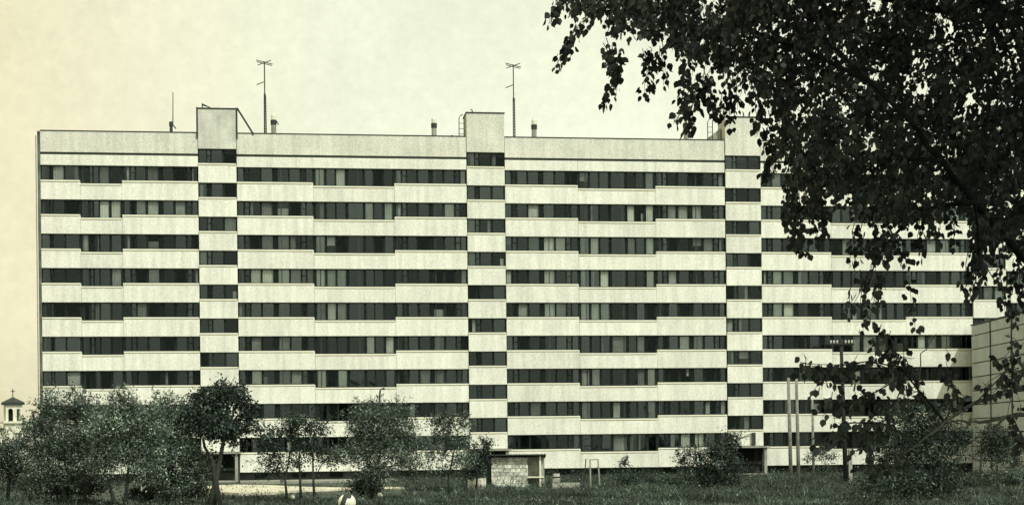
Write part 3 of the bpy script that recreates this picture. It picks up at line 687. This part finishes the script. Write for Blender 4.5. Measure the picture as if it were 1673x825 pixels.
def tree(name, label, cat, Y, trunk_px, lobes_px, n, leafm, size=0.12, clump=17, spread=0.20, tr=0.10, aspect=0.5, group=None, barkm=None, twigs=14):
    """trunk_px: list of stems, each a list of (px, py) from the ground up; lobes_px: (px, py, rx, ry, weight)"""
    k = Y/F; stems = []
    base = at(trunk_px[0][0][0], trunk_px[0][0][1], Y); base.z = 0.0
    org = Vector((base.x, Y, 0))
    e = empty(name, org); tag(e, label, cat, group)
    lob = []
    for (px, py, rx, ry, w) in lobes_px:
        c_ = at(px, py, Y) - org; c_.y += random.uniform(-0.3, 0.3)*rx*k
        lob.append((tuple(c_), (rx*k, rx*k*0.85, ry*k), w))
    tb = MB(); forks = []
    for st in trunk_px:
        pts = []
        for i, p in enumerate(st):
            q = at(p[0], p[1], Y) - org
            if i == 0: q.z = -0.1
            if i: q.y += random.uniform(-0.1, 0.1)*q.z*0.3
            pts.append(q)
        m_ = len(pts); rr = [tr*(1 - 0.62*i/(m_-1)) for i in range(m_)]; rr[0] *= 1.25
        tb.tube(pts, rr, 7); forks.append(pts)
    obj('trunk', tb, e, m=barkm or M_BARK, smooth=True)
    lb = MB()
    for (c_, r_2, w) in lob:
        tgt = Vector(c_); best = min((p for f in forks for p in f[1:]), key=lambda p: (p - tgt).length + (0.6 if p.z > tgt.z else 0))
        lb.tube(curve(best, tgt, 0.1, 5, 0.08), [tr*0.42, tr*0.36, tr*0.3, tr*0.22, tr*0.12], 5)
        for q in range(max(2, int(twigs*w/sum(l[2] for l in lob)*2))):
            d = Vector((random.gauss(0, 1), random.gauss(0, 1), random.gauss(0.3, 0.8))).normalized()
            end = tgt + Vector((d.x*r_2[0], d.y*r_2[1], d.z*r_2[2]))*random.uniform(0.7, 1.0)
            stt = best.lerp(tgt, random.uniform(0.3, 1)); lb.tube(curve(stt, end, 0.05, 4, 0.06), [tr*0.2, tr*0.15, tr*0.1, 0.006], 4)
    obj('limb', lb, e, m=barkm or M_BARK); lb2 = MB()
    # ragged leading shoots out of the upper lobes
    zmed = sorted(l[0][2] for l in lob)[len(lob)//2]; SP = []
    for (c_, r_2, w) in lob:
        if c_[2] < zmed: continue
        for q in range(4):
            a0 = Vector(c_) + Vector((random.uniform(-.9, .9)*r_2[0], random.uniform(-.7, .7)*r_2[1], r_2[2]*0.5)); a1 = a0 + Vector((random.gauss(0, .18), random.gauss(0, .15), random.uniform(0.45, 1.1)*max(r_2[2], 0.45)))
            lb2.tube([a0, a0.lerp(a1, .5) + Vector((random.gauss(0, .03), 0, 0)), a1], [0.016, 0.011, 0.005], 3)
            for j in range(26):
                t = random.random(); SP.append(tuple(a0.lerp(a1, t) + Vector((random.gauss(0, .09), random.gauss(0, .09), random.gauss(0, .05)))*(1.2 - 0.8*t)))
    if SP: tag(obj('shoots', lb2, e, m=barkm or M_BARK), kind='stuff')
    P, T = clumpy(lob, int(n*1.2), clump, spread); T = T[P[:, 2] > 0.05]*np.clip(np.exp(RNG.normal(size=int((P[:, 2] > 0.05).sum()))*0.5), 0.3, 3); P = P[P[:, 2] > 0.05]
    P = np.concatenate([P, np.array(SP)]); T = np.concatenate([T, np.exp(RNG.normal(size=len(SP))*0.5)])
    V, Fa = leaf_cards(P, size, aspect)
    obj('crown', npmesh('crown', V, Fa, leafm, np.repeat(T, 4)), e)
    return e
G = 'small trees in front of the left half of the block'
tree('leafy_tree', 'dark bushy tree low at the far left edge below the bell tower', 'tree', 88, [[(12, 815), (16, 770), (20, 735)]],
     [(12, 745, 36, 36, 3), (45, 730, 30, 24, 1.5), (-15, 760, 40, 40, 2), (35, 775, 32, 28, 2)], 9000, M_LDARK, group=G)
tree('leafy_tree', 'leftmost pale leafy tree, hiding the lower left corner of the block', 'tree', 80, [[(140, 826), (136, 780), (128, 730), (124, 690)], [(108, 822), (102, 790), (96, 750)]],
     [(85, 665, 22, 26, 1.3), (130, 668, 24, 30, 1.6), (65, 700, 28, 26, 1.5), (105, 710, 42, 36, 3), (150, 705, 34, 36, 2.4), (85, 748, 46, 30, 2.6), (135, 748, 44, 28, 2.4), (70, 775, 34, 22, 1.6), (125, 778, 36, 18, 1.2), (160, 690, 24, 30, 1.4)], 19000, M_LMID, 0.13, group=G)
tree('leafy_tree', 'round crowned leafy tree with two leaning stems, second of the pale trees', 'tree', 77, [[(203, 828), (208, 790), (210, 755), (212, 720)], [(190, 818), (180, 795), (172, 770), (170, 740)]],
     [(205, 668, 26, 26, 1.6), (235, 692, 26, 28, 1.6), (185, 700, 36, 34, 2.6), (220, 722, 42, 34, 2.6), (175, 748, 40, 28, 2.2), (235, 758, 36, 26, 1.8), (165, 700, 26, 34, 1.5), (245, 715, 26, 36, 1.5)], 16500, M_LSILVER, 0.13, group=G)
tree('leafy_tree', 'silvery tree with forked thin stem just left of the dark leaning tree', 'tree', 79, [[(266, 826), (272, 790), (272, 755), (262, 720)], [(272, 790), (284, 760), (290, 730)]],
     [(268, 668, 24, 24, 1.5), (300, 690, 28, 30, 1.8), (262, 708, 34, 30, 2.4), (302, 735, 38, 32, 2.4), (258, 756, 40, 30, 2.2), (318, 765, 34, 26, 1.8), (300, 788, 40, 16, 1.2), (240, 700, 26, 34, 1.4)], 16500, M_LSILVER, 0.13, spread=0.19, group=G)
tree('leafy_shrub', 'low dark undergrowth around the stems of the leftmost pale tree', 'shrub', 83, [[(95, 816), (92, 800), (90, 790)]],
     [(70, 795, 40, 14, 1), (120, 800, 40, 14, 1), (160, 790, 26, 12, 0.7)], 4200, M_LDARK, 0.13, tr=0.05)
tree('leafy_shrub', 'low dark undergrowth at the foot of the silvery forked tree', 'shrub', 82, [[(245, 816), (246, 800), (247, 790)]],
     [(232, 803, 28, 9, 1), (285, 798, 34, 14, 1), (320, 800, 24, 12, 0.7)], 3600, M_LDARK, 0.13, tr=0.05)
tree('leaning_tree', 'dark broad leaved tree leaning right with a thick bare trunk', 'tree', 78, [[(343, 828), (352, 790), (359, 752), (366, 718), (376, 690)], [(357, 765), (347, 752), (335, 730)]],
     [(366, 640, 30, 12, 1.6), (388, 650, 20, 14, 1.0), (338, 652, 20, 12, 1.0), (322, 655, 12, 9, 0.5), (352, 668, 26, 16, 1.8), (318, 682, 26, 18, 1.7), (343, 694, 34, 18, 2.2), (378, 700, 22, 12, 1.2), (402, 672, 14, 22, 0.9), (412, 694, 14, 14, 0.6), (425, 703, 8, 8, 0.2), (355, 715, 22, 8, 0.6), (384, 722, 12, 10, 0.3)], 7200, M_LDARK, 0.15, tr=0.17, aspect=0.6, group=G)
tree('sparse_tree', 'thin multi stemmed young tree with sparse leaves, left of the street lamp', 'tree', 82, [[(470, 825), (466, 785), (474, 740), (484, 700)], [(492, 826), (490, 770), (488, 725)], [(514, 826), (512, 780), (510, 730), (506, 700)]],
     [(488, 688, 26, 12, 1.2), (470, 705, 26, 20, 1.6), (515, 700, 26, 16, 1.3), (440, 722, 24, 20, 1.3), (500, 730, 30, 22, 1.2), (440, 752, 30, 18, 1.3), (480, 755, 26, 12, 0.6), (535, 745, 26, 20, 1.2), (455, 770, 30, 10, 0.5)], 5600, M_LDARK, 0.13, clump=7, spread=0.15, tr=0.07, group=G)
tree('leafy_tree', 'large feathery tree crown around the street lamp in the middle left', 'tree', 80, [[(612, 815), (616, 770), (622, 730), (620, 700)], [(598, 812), (602, 775), (600, 745)]],
     [(600, 675, 28, 20, 1.6), (640, 675, 30, 20, 1.6), (585, 700, 30, 22, 1.6), (625, 705, 42, 30, 3), (665, 710, 24, 30, 1.5), (655, 740, 34, 26, 2), (595, 735, 38, 24, 2), (620, 768, 30, 22, 1.6), (670, 758, 30, 14, 0.8), (565, 745, 26, 18, 1)], 15000, M_LMID, 0.14, aspect=0.35, group=G)
tree('leafy_tree', 'low dark undergrowth tree with twin trunks at the foot of the feathery tree', 'tree', 84, [[(604, 812), (604, 790), (606, 770)], [(592, 812), (590, 785)]],
     [(605, 785, 22, 28, 2), (588, 795, 20, 18, 1)], 3500, M_LDARK, 0.12, tr=0.16, group=G)
tree('sparse_tree', 'slender sparse tree with a slanting trunk between the feathery tree and the shed', 'tree', 84, [[(733, 818), (733, 780), (740, 745), (748, 705)]],
     [(712, 688, 16, 10, 0.9), (735, 690, 18, 12, 0.8), (760, 690, 16, 14, 0.8), (722, 712, 22, 14, 1.1), (750, 722, 24, 16, 1.2), (712, 740, 26, 18, 1.3), (757, 750, 26, 16, 1.2), (725, 765, 28, 10, 0.5)], 3300, M_LMID, 0.13, clump=6, spread=0.16, tr=0.065, group=G)
tree('leafy_shrub', 'shrub growing against the left side of the stone shed', 'shrub', 103, [[(778, 800), (780, 770), (782, 750)]],
     [(780, 750, 20, 20, 1.5), (772, 768, 18, 14, 1), (795, 728, 10, 10, 0.3)], 3200, M_LDARK, 0.14, tr=0.06)
tree('leafy_shrub', 'broad dark bush in front of the third stair tower entrance', 'shrub', 98, [[(1165, 803), (1170, 775), (1178, 750)], [(1150, 803), (1145, 775)]],
     [(1175, 738, 28, 20, 2), (1195, 765, 22, 24, 1.6), (1150, 748, 28, 18, 1.2), (1160, 775, 42, 22, 2.5), (1115, 752, 14, 14, 0.35), (1198, 722, 12, 12, 0.6), (1125, 790, 30, 12, 1)], 8500, M_LDARK, 0.14)
tree('leafy_shrub', 'low scraggy bush below the curtained ground floor windows left of the broad bush', 'shrub', 100, [[(1030, 800), (1030, 780), (1026, 755)]],
     [(1030, 782, 34, 10, 1.2), (1090, 788, 36, 10, 1.2), (1018, 758, 6, 8, 0.12)], 2600, M_LDARK, 0.13, tr=0.03, twigs=6)
tree('leafy_shrub', 'large dense dark shrub in the lower right corner under the hanging branches', 'shrub', 72, [[(1480, 836), (1478, 790), (1482, 740)], [(1520, 836), (1525, 780), (1535, 730)]],
     [(1485, 690, 40, 30, 2), (1525, 690, 36, 30, 2), (1560, 720, 30, 34, 1.8), (1470, 740, 46, 34, 3), (1520, 745, 46, 36, 3), (1480, 790, 62, 28, 3.2), (1545, 790, 40, 26, 2), (1420, 795, 34, 16, 0.9)], 14500, M_LDARK, 0.13)
tree('leafy_shrub', 'thin bush with sparse foliage behind the bare weathered posts', 'shrub', 112, [[(1345, 785), (1348, 765), (1350, 745)]],
     [(1350, 742, 16, 14, 1), (1328, 745, 14, 12, 0.5), (1352, 768, 18, 10, 0.6)], 1100, M_LDARK, 0.13, tr=0.03, twigs=8)
tree('young_tree', 'young tree with an oval dark crown before the grey panelled wall', 'tree', 93, [[(1630, 803), (1629, 770), (1628, 745)]],
     [(1622, 712, 24, 18, 1.6), (1640, 722, 20, 20, 1.2), (1612, 735, 18, 14, 0.9), (1630, 748, 14, 14, 0.6)], 3300, M_LDARK, 0.14, tr=0.06)
tag(obj('tree_stake', MB().tube([(0, 0, -0.1), (-0.02, 0, 1.2), (0.05, 0, 2.0)], 0.07, 6), m=M_BARK, loc=ground_at(1603, 799)), 'dark crooked stake left of the young tree by the grey wall', 'stake')
tree('leafy_shrub', 'pale low bush in front of the foot of the grey panelled wall', 'shrub', 96, [[(1655, 806), (1656, 780)]],
     [(1655, 735, 24, 22, 1), (1660, 775, 30, 20, 1.2), (1610, 780, 34, 14, 1)], 3600, M_LMID, 0.14, tr=0.05)

tree('sapling', 'tiny sapling growing up against the front of the stone shed', 'sapling', 112, [[(848, 801), (849, 785), (850, 765)]],
     [(850, 766, 6, 8, 1), (853, 780, 8, 8, 1), (858, 791, 10, 6, 1)], 420, M_LDARK, 0.12, tr=0.025, twigs=4)
# ------------------------------------------------------------------ weeds and grass
def weeds():
    def patch(X, Y): return np.exp(0.55*np.sin(X*0.22+2)*np.sin(Y*0.5+0.6*np.sin(X*0.3)) + 0.25*np.sin(X*0.7+Y*0.4))
    def field(n, pw):
        Y = 64 + (130-64)*RNG.random(n)**pw; X = (RNG.random(n)*2-1)*0.37*Y
        dens = np.sin(X*0.35+1.0)*np.sin(Y*0.3) + 0.6*np.sin(X*1.1+Y*0.7)
        pj = PX0 + F*X/Y; pyj = PY0 + F*HC/Y - RHO*(pj-PX0)
        keep = RNG.random(n) < np.clip(0.65 + 0.4*dens, 0.15, 1)
        on_path = (pj < 660) & (pj > 100) & (pyj < 815) & (pyj > 781)
        keep &= ~(on_path & (RNG.random(n) < 0.96)); keep &= Y < D0 + 0.131*X - 1.2
        return X[keep], Y[keep], dens[keep]
    X, Y, dens = field(34000, 1.15); n = len(X); kk = 9
    H = (0.13 + 0.22*RNG.random(n))*(1 + 0.5*np.clip(dens, -0.6, 1)); tall = RNG.random(n) < 0.02; H[tall] *= 2.0
    P = np.stack([X, Y, np.full(n, -0.05)], 1); P = np.repeat(P, kk, 0); H = np.repeat(H, kk)*(0.4 + 0.8*RNG.random(n*kk)); m_ = n*kk
    P[:, :2] += RNG.normal(size=(m_, 2))*0.16
    lean = RNG.normal(size=(m_, 2))*0.45*H[:, None]; th = RNG.random(m_)*2*pi; wv = np.stack([np.cos(th), np.sin(th), np.zeros(m_)], 1)*(0.010 + 0.016*RNG.random(m_))[:, None]
    tip = P.copy(); tip[:, 2] += H; tip[:, :2] += lean; mid = P.copy(); mid[:, 2] += H*0.6; mid[:, :2] += lean*0.4
    V = np.stack([P, mid + wv, tip, mid - wv], 1).reshape(-1, 3); i = np.arange(m_)*4
    Fa = np.concatenate([np.stack([i, i+1, i+3], 1), np.stack([i+3, i+1, i+2], 1)])
    o = obj('weeds', npmesh('weeds', V, Fa, M_WEED, np.repeat(np.repeat(np.exp(RNG.normal(size=n)*0.45)*patch(X, Y), kk)*np.exp(RNG.normal(size=m_)*0.35), 4))); tag(o, 'rough grass covering the ground before the block', 'grass', kind='stuff')
    # broad leaved weeds in low uneven mounds
    X, Y, dens = field(9000, 1.1); s2 = dens > 0.1; X, Y, dens = X[s2], Y[s2], dens[s2]; n = len(X); kk = 14
    C = np.stack([X, Y, 0.10 + 0.25*RNG.random(n)*np.clip(dens, 0.2, 1.2)], 1)
    Q = (C[:, None, :] + RNG.normal(size=(n, kk, 3))*np.array([0.22, 0.22, 0.13])).reshape(-1, 3)
    m2_ = 420; Xt = RNG.random(m2_)*36 - 9; Yt = 104 + 24*RNG.random(m2_); h2 = 0.3 + 0.8*RNG.random(m2_)**2
    Q2 = np.stack([np.repeat(Xt, 40), np.repeat(Yt, 40), np.repeat(h2, 40)*RNG.random(m2_*40)], 1); Q2[:, :2] += RNG.normal(size=(m2_*40, 2))*0.28
    Q2 = Q2[Q2[:, 1] < D0 + 0.131*Q2[:, 0] - 1.5]; Q = np.concatenate([Q, Q2]); Q = Q[Q[:, 2] > 0.0]
    V, Fa = leaf_cards(Q, 0.10, 0.55)
    tn = np.repeat(np.exp(RNG.normal(size=len(Q))*0.6), 4)
    tag(obj('leafy_weeds', npmesh('leafy_weeds', V, Fa, M_LMID, tn*0.65)), 'broad leaved weeds growing in low mounds through the grass', 'weeds', kind='stuff')
weeds()

# ------------------------------------------------------------------ near tree at the upper right
def inside(poly, x, y):
    c = False; n = len(poly); j = n-1
    for i in range(n):
        xi, yi = poly[i]; xj, yj = poly[j]
        if (yi > y) != (yj > y) and x < (xj-xi)*(y-yi)/(yj-yi) + xi: c = not c
        j = i
    return c
MASS = [(905, -30), (905, 8), (935, 25), (965, 30), (1000, 62), (1040, 55), (1090, 70), (1118, 105), (1160, 105), (1200, 115), (1240, 140), (1262, 190), (1268, 245), (1300, 285),
        (1322, 345), (1360, 350), (1400, 345), (1440, 372), (1500, 372), (1540, 340), (1580, 350), (1600, 400), (1640, 395), (1720, 420), (1720, -30)]
THIN = [(1370, 620), (1410, 570), (1450, 560), (1480, 590), (1520, 640), (1500, 700), (1440, 740), (1390, 720), (1360, 680)]
FR = [((950, 35), (905, 116)), ((945, 45), (925, 95)), ((915, 8), (897, 40)), ((1015, 80), (990, 176)), ((1000, 75), (1008, 150)), ((985, 70), (1002, 120)), ((1065, 80), (1054, 160)), ((1078, 75), (1084, 140)), ((1050, 80), (1064, 120)),
      ((1120, 100), (1112, 170)), ((1140, 120), (1122, 222)), ((1125, 150), (1104, 204)), ((1150, 115), (1166, 182)), ((1150, 120), (1140, 180)), ((1190, 110), (1192, 208)), ((1180, 150), (1168, 200)), ((1215, 120), (1205, 180)), ((1240, 130), (1242, 232)), ((1255, 180), (1262, 240)),
      ((1265, 230), (1262, 285)), ((1262, 250), (1250, 300)), ((1285, 280), (1298, 412)), ((1305, 310), (1312, 420)), ((1320, 320), (1336, 398)), ((1345, 340), (1350, 372)), ((1290, 300), (1286, 370)),
      ((1410, 360), (1395, 440)), ((1430, 370), (1425, 430)), ((1450, 370), (1446, 440)), ((1465, 380), (1482, 436)), ((1500, 365), (1506, 425)), ((1555, 350), (1560, 400)), ((1535, 345), (1532, 395)),
      ((1425, 435), (1388, 508)), ((1405, 440), (1410, 545)), ((1440, 450), (1420, 530)), ((1390, 470), (1383, 515)), ((1430, 440), (1438, 500)),
      ((1485, 450), (1489, 492)), ((1492, 490), (1495, 535)), ((1590, 370), (1585, 490)), ((1610, 390), (1600, 470)), ((1630, 390), (1645, 515)), ((1660, 400), (1668, 505)), ((1580, 420), (1578, 470)), ((1650, 450), (1655, 530)),
      ((1440, 530), (1425, 600)), ((1480, 560), (1474, 610)), ((1455, 540), (1460, 580)), ((1475, 620), (1478, 660)), ((1345, 600), (1318, 612)), ((1345, 602), (1325, 645)), ((1310, 592), (1320, 596)), ((1385, 600), (1372, 650)), ((1395, 610), (1402, 665)), ((1360, 640), (1350, 672)),
      ((1385, 690), (1352, 722)), ((1410, 690), (1425, 760)), ((1460, 600), (1440, 655)), ((1545, 570), (1556, 590)), ((1540, 600), (1550, 625)), ((1660, 560), (1645, 600)), ((1672, 590), (1662, 640)), ((1668, 660), (1660, 700)), ((1505, 640), (1530, 665)), ((1560, 640), (1575, 670))]
tree_org = Vector((7.1, 16.5, 0))
nt_e = empty('broadleaf_tree', tree_org); tag(nt_e, 'near broadleaf tree whose dark drooping branches fill the upper right', 'tree')
leafP, leafA, leafN, leafS, leafKey = [], [], [], [], []
twig = MB()
def add_leaf(p, a, s, key):
    leafP.append(p); leafA.append(a); leafS.append(s); leafKey.append(key)
def sprig(p0, p1, n, s=0.062, key=0, sag=0.0):
    pts = curve(p0, p1, sag, 5, 0.015); d0 = (p1 - p0)
    twig.tube(pts, [0.0045, 0.004, 0.0035, 0.003, 0.002], 3, caps=False)
    for i in range(n):
        t = (i + random.random()*0.8)/n; seg = min(3, int(t*4)); q = pts[seg].lerp(pts[seg+1], t*4 - seg)
        off = Vector((random.gauss(0, 1), random.gauss(0, 1), random.gauss(-0.5, 0.7))).normalized()
        pet = q + off * random.uniform(0.02, 0.06)
        a = (off*0.7 + d0.normalized()*0.5 + Vector((0, 0, -0.75)) + Vector((random.gauss(0, .3), random.gauss(0, .3), random.gauss(0, .3)))).normalized()
        add_leaf(pet, a, s*random.uniform(0.75, 1.3), key)
# dense mass
cnt = 0
while cnt < 2150:
    x = random.uniform(890, 1715); y = random.uniform(-30, 425)
    if not inside(MASS, x, y): continue
    Y = random.uniform(13.2, 18.5); k = Y/F
    # soft open patches
    if (sin(x*0.045 + y*0.03) + sin(x*0.021 - y*0.052 + 1.3) + 0.8*sin(x*0.09 + 2.0 - y*0.07)) > 1.7 and random.random() < 0.85: continue
    p0 = at(x, y, Y); L_ = random.uniform(0.10, 0.26)
    p1 = p0 + Vector((random.gauss(-0.05, 0.07), random.gauss(0, 0.08), -L_))
    q = project(p1)
    if not inside(MASS, q[0], q[1] - 6) and q[1] > 0: continue
    sprig(p0, p1, random.randint(9, 13), 0.057, 0); cnt += 1
# fringe sprigs hanging out of the mass
for (a, c_) in FR:
    Y = random.uniform(13.8, 15.6); p0 = at(a[0], a[1], Y); p1 = at(c_[0], c_[1], Y + random.uniform(-0.2, 0.2)); L_ = (p1-p0).length
    for rep in range(2 if a[1] < 420 else 1):
        dd = Vector((random.gauss(0, 0.03), random.gauss(0, 0.1), 0))*rep
        sprig(p0 + dd, p1 + dd*0.5 + Vector((0, 0, 0.06*rep)), max(4, int(L_*(46 if a[1] < 540 else 30))), 0.062, 1)
ARCS = [([(1545, 690), (1480, 612), (1420, 590), (1365, 596), (1312, 594)], 16), ([(1500, 725), (1440, 690), (1390, 690), (1350, 716)], 13), ([(1545, 690), (1500, 640), (1482, 590), (1440, 556)], 12),
        ([(1545, 690), (1560, 640), (1545, 590)], 5), ([(1480, 612), (1430, 640), (1380, 660), (1345, 650)], 12), ([(1500, 725), (1450, 740), (1420, 775)], 8), ([(1592, 660), (1640, 610), (1672, 560)], 7),
        ([(1640, 640), (1665, 600)], 4), ([(1655, 682), (1673, 720)], 4), ([(1470, 640), (1450, 690), (1400, 730)], 8)]
for pl, ns in ARCS:
    Yb = random.uniform(14.2, 15.2); P3 = [at(x, y, Yb) for x, y in pl]; twig.tube(P3, [0.007 - 0.004*i/(len(P3)-1) for i in range(len(P3))], 4)
    for i in range(ns):
        t = 0.25 + 0.75*(i + random.random())/ns; t = min(t, 0.999)*(len(P3)-1); q = P3[int(t)].lerp(P3[int(t)+1], t - int(t))
        for _ in range(2):
            sprig(q, q + Vector((random.gauss(-0.05, 0.09), random.gauss(0, 0.12), random.gauss(-0.07, 0.08))), random.randint(2, 4), 0.070, 1)
# build leaves: ovate, folded along the midrib, each with six triangles
LT = np.array([(0, 0, 0), (0.36, 0.22, 0.05), (0.40, 0.55, 0.06), (0.0, 1.0, -0.05), (-0.40, 0.55, 0.06), (-0.36, 0.22, 0.05), (0, 0.45, 0)])
LF = np.array([(0, 1, 6), (1, 2, 6), (2, 3, 6), (3, 4, 6), (4, 5, 6), (5, 0, 6)])
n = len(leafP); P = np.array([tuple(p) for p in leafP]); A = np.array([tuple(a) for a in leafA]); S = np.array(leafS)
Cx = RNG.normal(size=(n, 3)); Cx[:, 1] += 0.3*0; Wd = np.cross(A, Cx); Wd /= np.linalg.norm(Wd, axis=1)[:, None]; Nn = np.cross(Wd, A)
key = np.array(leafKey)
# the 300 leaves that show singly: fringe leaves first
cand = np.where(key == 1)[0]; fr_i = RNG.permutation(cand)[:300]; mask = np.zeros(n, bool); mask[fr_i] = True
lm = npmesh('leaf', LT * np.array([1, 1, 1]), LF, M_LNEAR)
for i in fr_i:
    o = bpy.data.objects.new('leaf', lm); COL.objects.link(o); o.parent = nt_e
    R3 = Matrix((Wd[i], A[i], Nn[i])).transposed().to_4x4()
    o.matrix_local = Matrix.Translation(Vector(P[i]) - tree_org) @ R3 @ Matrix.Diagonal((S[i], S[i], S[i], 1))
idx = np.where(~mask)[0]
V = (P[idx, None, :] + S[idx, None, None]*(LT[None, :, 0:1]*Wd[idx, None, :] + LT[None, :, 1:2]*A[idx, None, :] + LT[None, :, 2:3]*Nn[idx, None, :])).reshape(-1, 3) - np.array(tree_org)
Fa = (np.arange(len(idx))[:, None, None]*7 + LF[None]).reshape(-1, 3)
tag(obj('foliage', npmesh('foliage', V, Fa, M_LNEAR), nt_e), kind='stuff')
# unseen leaf mass added above and right of the frame to shade the branches
nC = 3000; Q = RNG.normal(size=(nC, 3)); Q /= np.linalg.norm(Q, axis=1)[:, None]; Q *= (RNG.random(nC)**0.4)[:, None]
Q = Q*np.array([6.2, 5.0, 3.6]) + np.array([6.6, 13.6, 9.0]); keepQ = []
for q in Q:
    if q[1] < 6: keepQ.append(q); continue
    u, v = project(q); 
    if u > 1760 or v < -60: keepQ.append(q)
Q = np.array(keepQ); PP = (Q[:, None, :] + RNG.normal(size=(len(Q), 10, 3))*0.22).reshape(-1, 3)
ok = []
for p in PP:
    u, v = project(p); ok.append(u > 1720 or v < -30)
PP = PP[np.array(ok)] - np.array(tree_org)
V, Fa = leaf_cards(PP, 0.17, 0.75); tag(obj('shade_crown', npmesh('shade_crown', V, Fa, M_LNEAR), nt_e), kind='stuff')
tw = twig; tw.v = [(x - tree_org.x, y - tree_org.y, z - tree_org.z) for x, y, z in tw.v]
obj('twigs', tw, nt_e, m=M_BARK)
M_LIMB = mat('dark_limb_bark', (0.009, 0.012, 0.011), 0.9, 0.3, 5.0, 0.5, 0.3, 40.0, 0.1)
def limb(pts, rad, name='limb', m=M_LIMB):
    b = MB(); pp = []
    for p in pts: pp.append((at(p[0], p[1], p[2]) if len(p) == 3 and p[2] > 9 and abs(p[0]) > 50 else Vector(p)) - tree_org)
    # subdivide for a smooth bend
    sm = []; rr = []
    for i in range(len(pp)-1):
        for t in (0, 0.33, 0.66): sm.append(pp[i].lerp(pp[i+1], t) + Vector((random.gauss(0, .006), 0, random.gauss(0, .006)))); rr.append(rad[i] + (rad[i+1]-rad[i])*t)
    sm.append(pp[-1]); rr.append(rad[-1]); b.tube(sm, rr, 8)
    return obj(name, b, nt_e, m=m, smooth=True)
limb([(7.1, 16.5, -0.2), (7.0, 16.5, 2.2), (6.8, 16.2, 4.0), (6.5, 15.6, 6.5), (6.2, 15, 9), (6.4, 14.5, 11.5)], [0.32, 0.26, 0.23, 0.19, 0.14, 0.06], 'trunk')
limb([(6.85, 16.3, 3.6), (1700, 450, 15.0), (1592, 332, 13.6), (1535, 262, 13.0), (1480, 190, 12.9), (1420, 132, 13.0), (1372, 88, 13.1), (1340, 50, 13.2), (1310, -20, 13.4)], [0.08, 0.04, 0.028, 0.024, 0.022, 0.019, 0.016, 0.012, 0.008])
limb([(1420, 132, 13.0), (1330, 90, 14.0), (1200, 40, 14.8), (1060, 20, 15.2), (960, 15, 15.3)], [0.022, 0.018, 0.014, 0.010, 0.006])
limb([(1535, 262, 12.9), (1440, 260, 14.0), (1350, 300, 14.8), (1300, 350, 15.0)], [0.022, 0.016, 0.012, 0.006])
limb([(1592, 332, 13.0), (1500, 340, 14.5), (1430, 420, 15.0), (1410, 500, 15.0)], [0.024, 0.016, 0.010, 0.005])
limb([(6.3, 15.2, 7.6), (1560, 20, 15.0), (1400, -10, 15.5), (1220, -20, 15.8)], [0.06, 0.04, 0.028, 0.015])
limb([(7.0, 16.5, 2.8), (1700, 628, 15.0), (1640, 641, 14.8), (1592, 660, 14.6), (1545, 690, 14.5), (1500, 725, 14.4), (1470, 745, 14.4)], [0.06, 0.026, 0.022, 0.018, 0.012, 0.009, 0.005], m=M_BARKL)
limb([(7.0, 16.5, 2.6), (1700, 672, 15.4), (1640, 682, 15.2), (1600, 690, 15.2), (1572, 686, 15.2), (1545, 690, 15.1)], [0.05, 0.024, 0.02, 0.014, 0.01, 0.006], m=M_BARKL)
limb([(1640, 682, 15.2), (1622, 705, 15.2), (1585, 722, 15.2)], [0.014, 0.009, 0.005], m=M_BARKL)
limb([(1640, 641, 14.8), (1655, 615, 14.8), (1673, 600, 14.8)], [0.012, 0.009, 0.006], m=M_BARKL)
limb([(1545, 690, 14.5), (1500, 640, 14.6), (1505, 580, 14.8), (1530, 545, 15.0)], [0.010, 0.007, 0.005, 0.003], m=M_BARKL)
limb([(1545, 690, 14.5), (1470, 600, 14.6), (1420, 590, 14.8), (1340, 602, 15.0), (1308, 592, 15.0)], [0.010, 0.008, 0.006, 0.004, 0.003])
limb([(1500, 725, 14.4), (1440, 690, 14.5), (1390, 690, 14.6), (1350, 722, 14.6)], [0.009, 0.006, 0.004, 0.003])
limb([(1592, 332, 13.0), (1600, 420, 14.3), (1640, 480, 14.6)], [0.010, 0.006, 0.003])
print('leaves', n, 'panes', len(pane_jobs), 'curtains', n_curt, 'objects', len(bpy.data.objects))
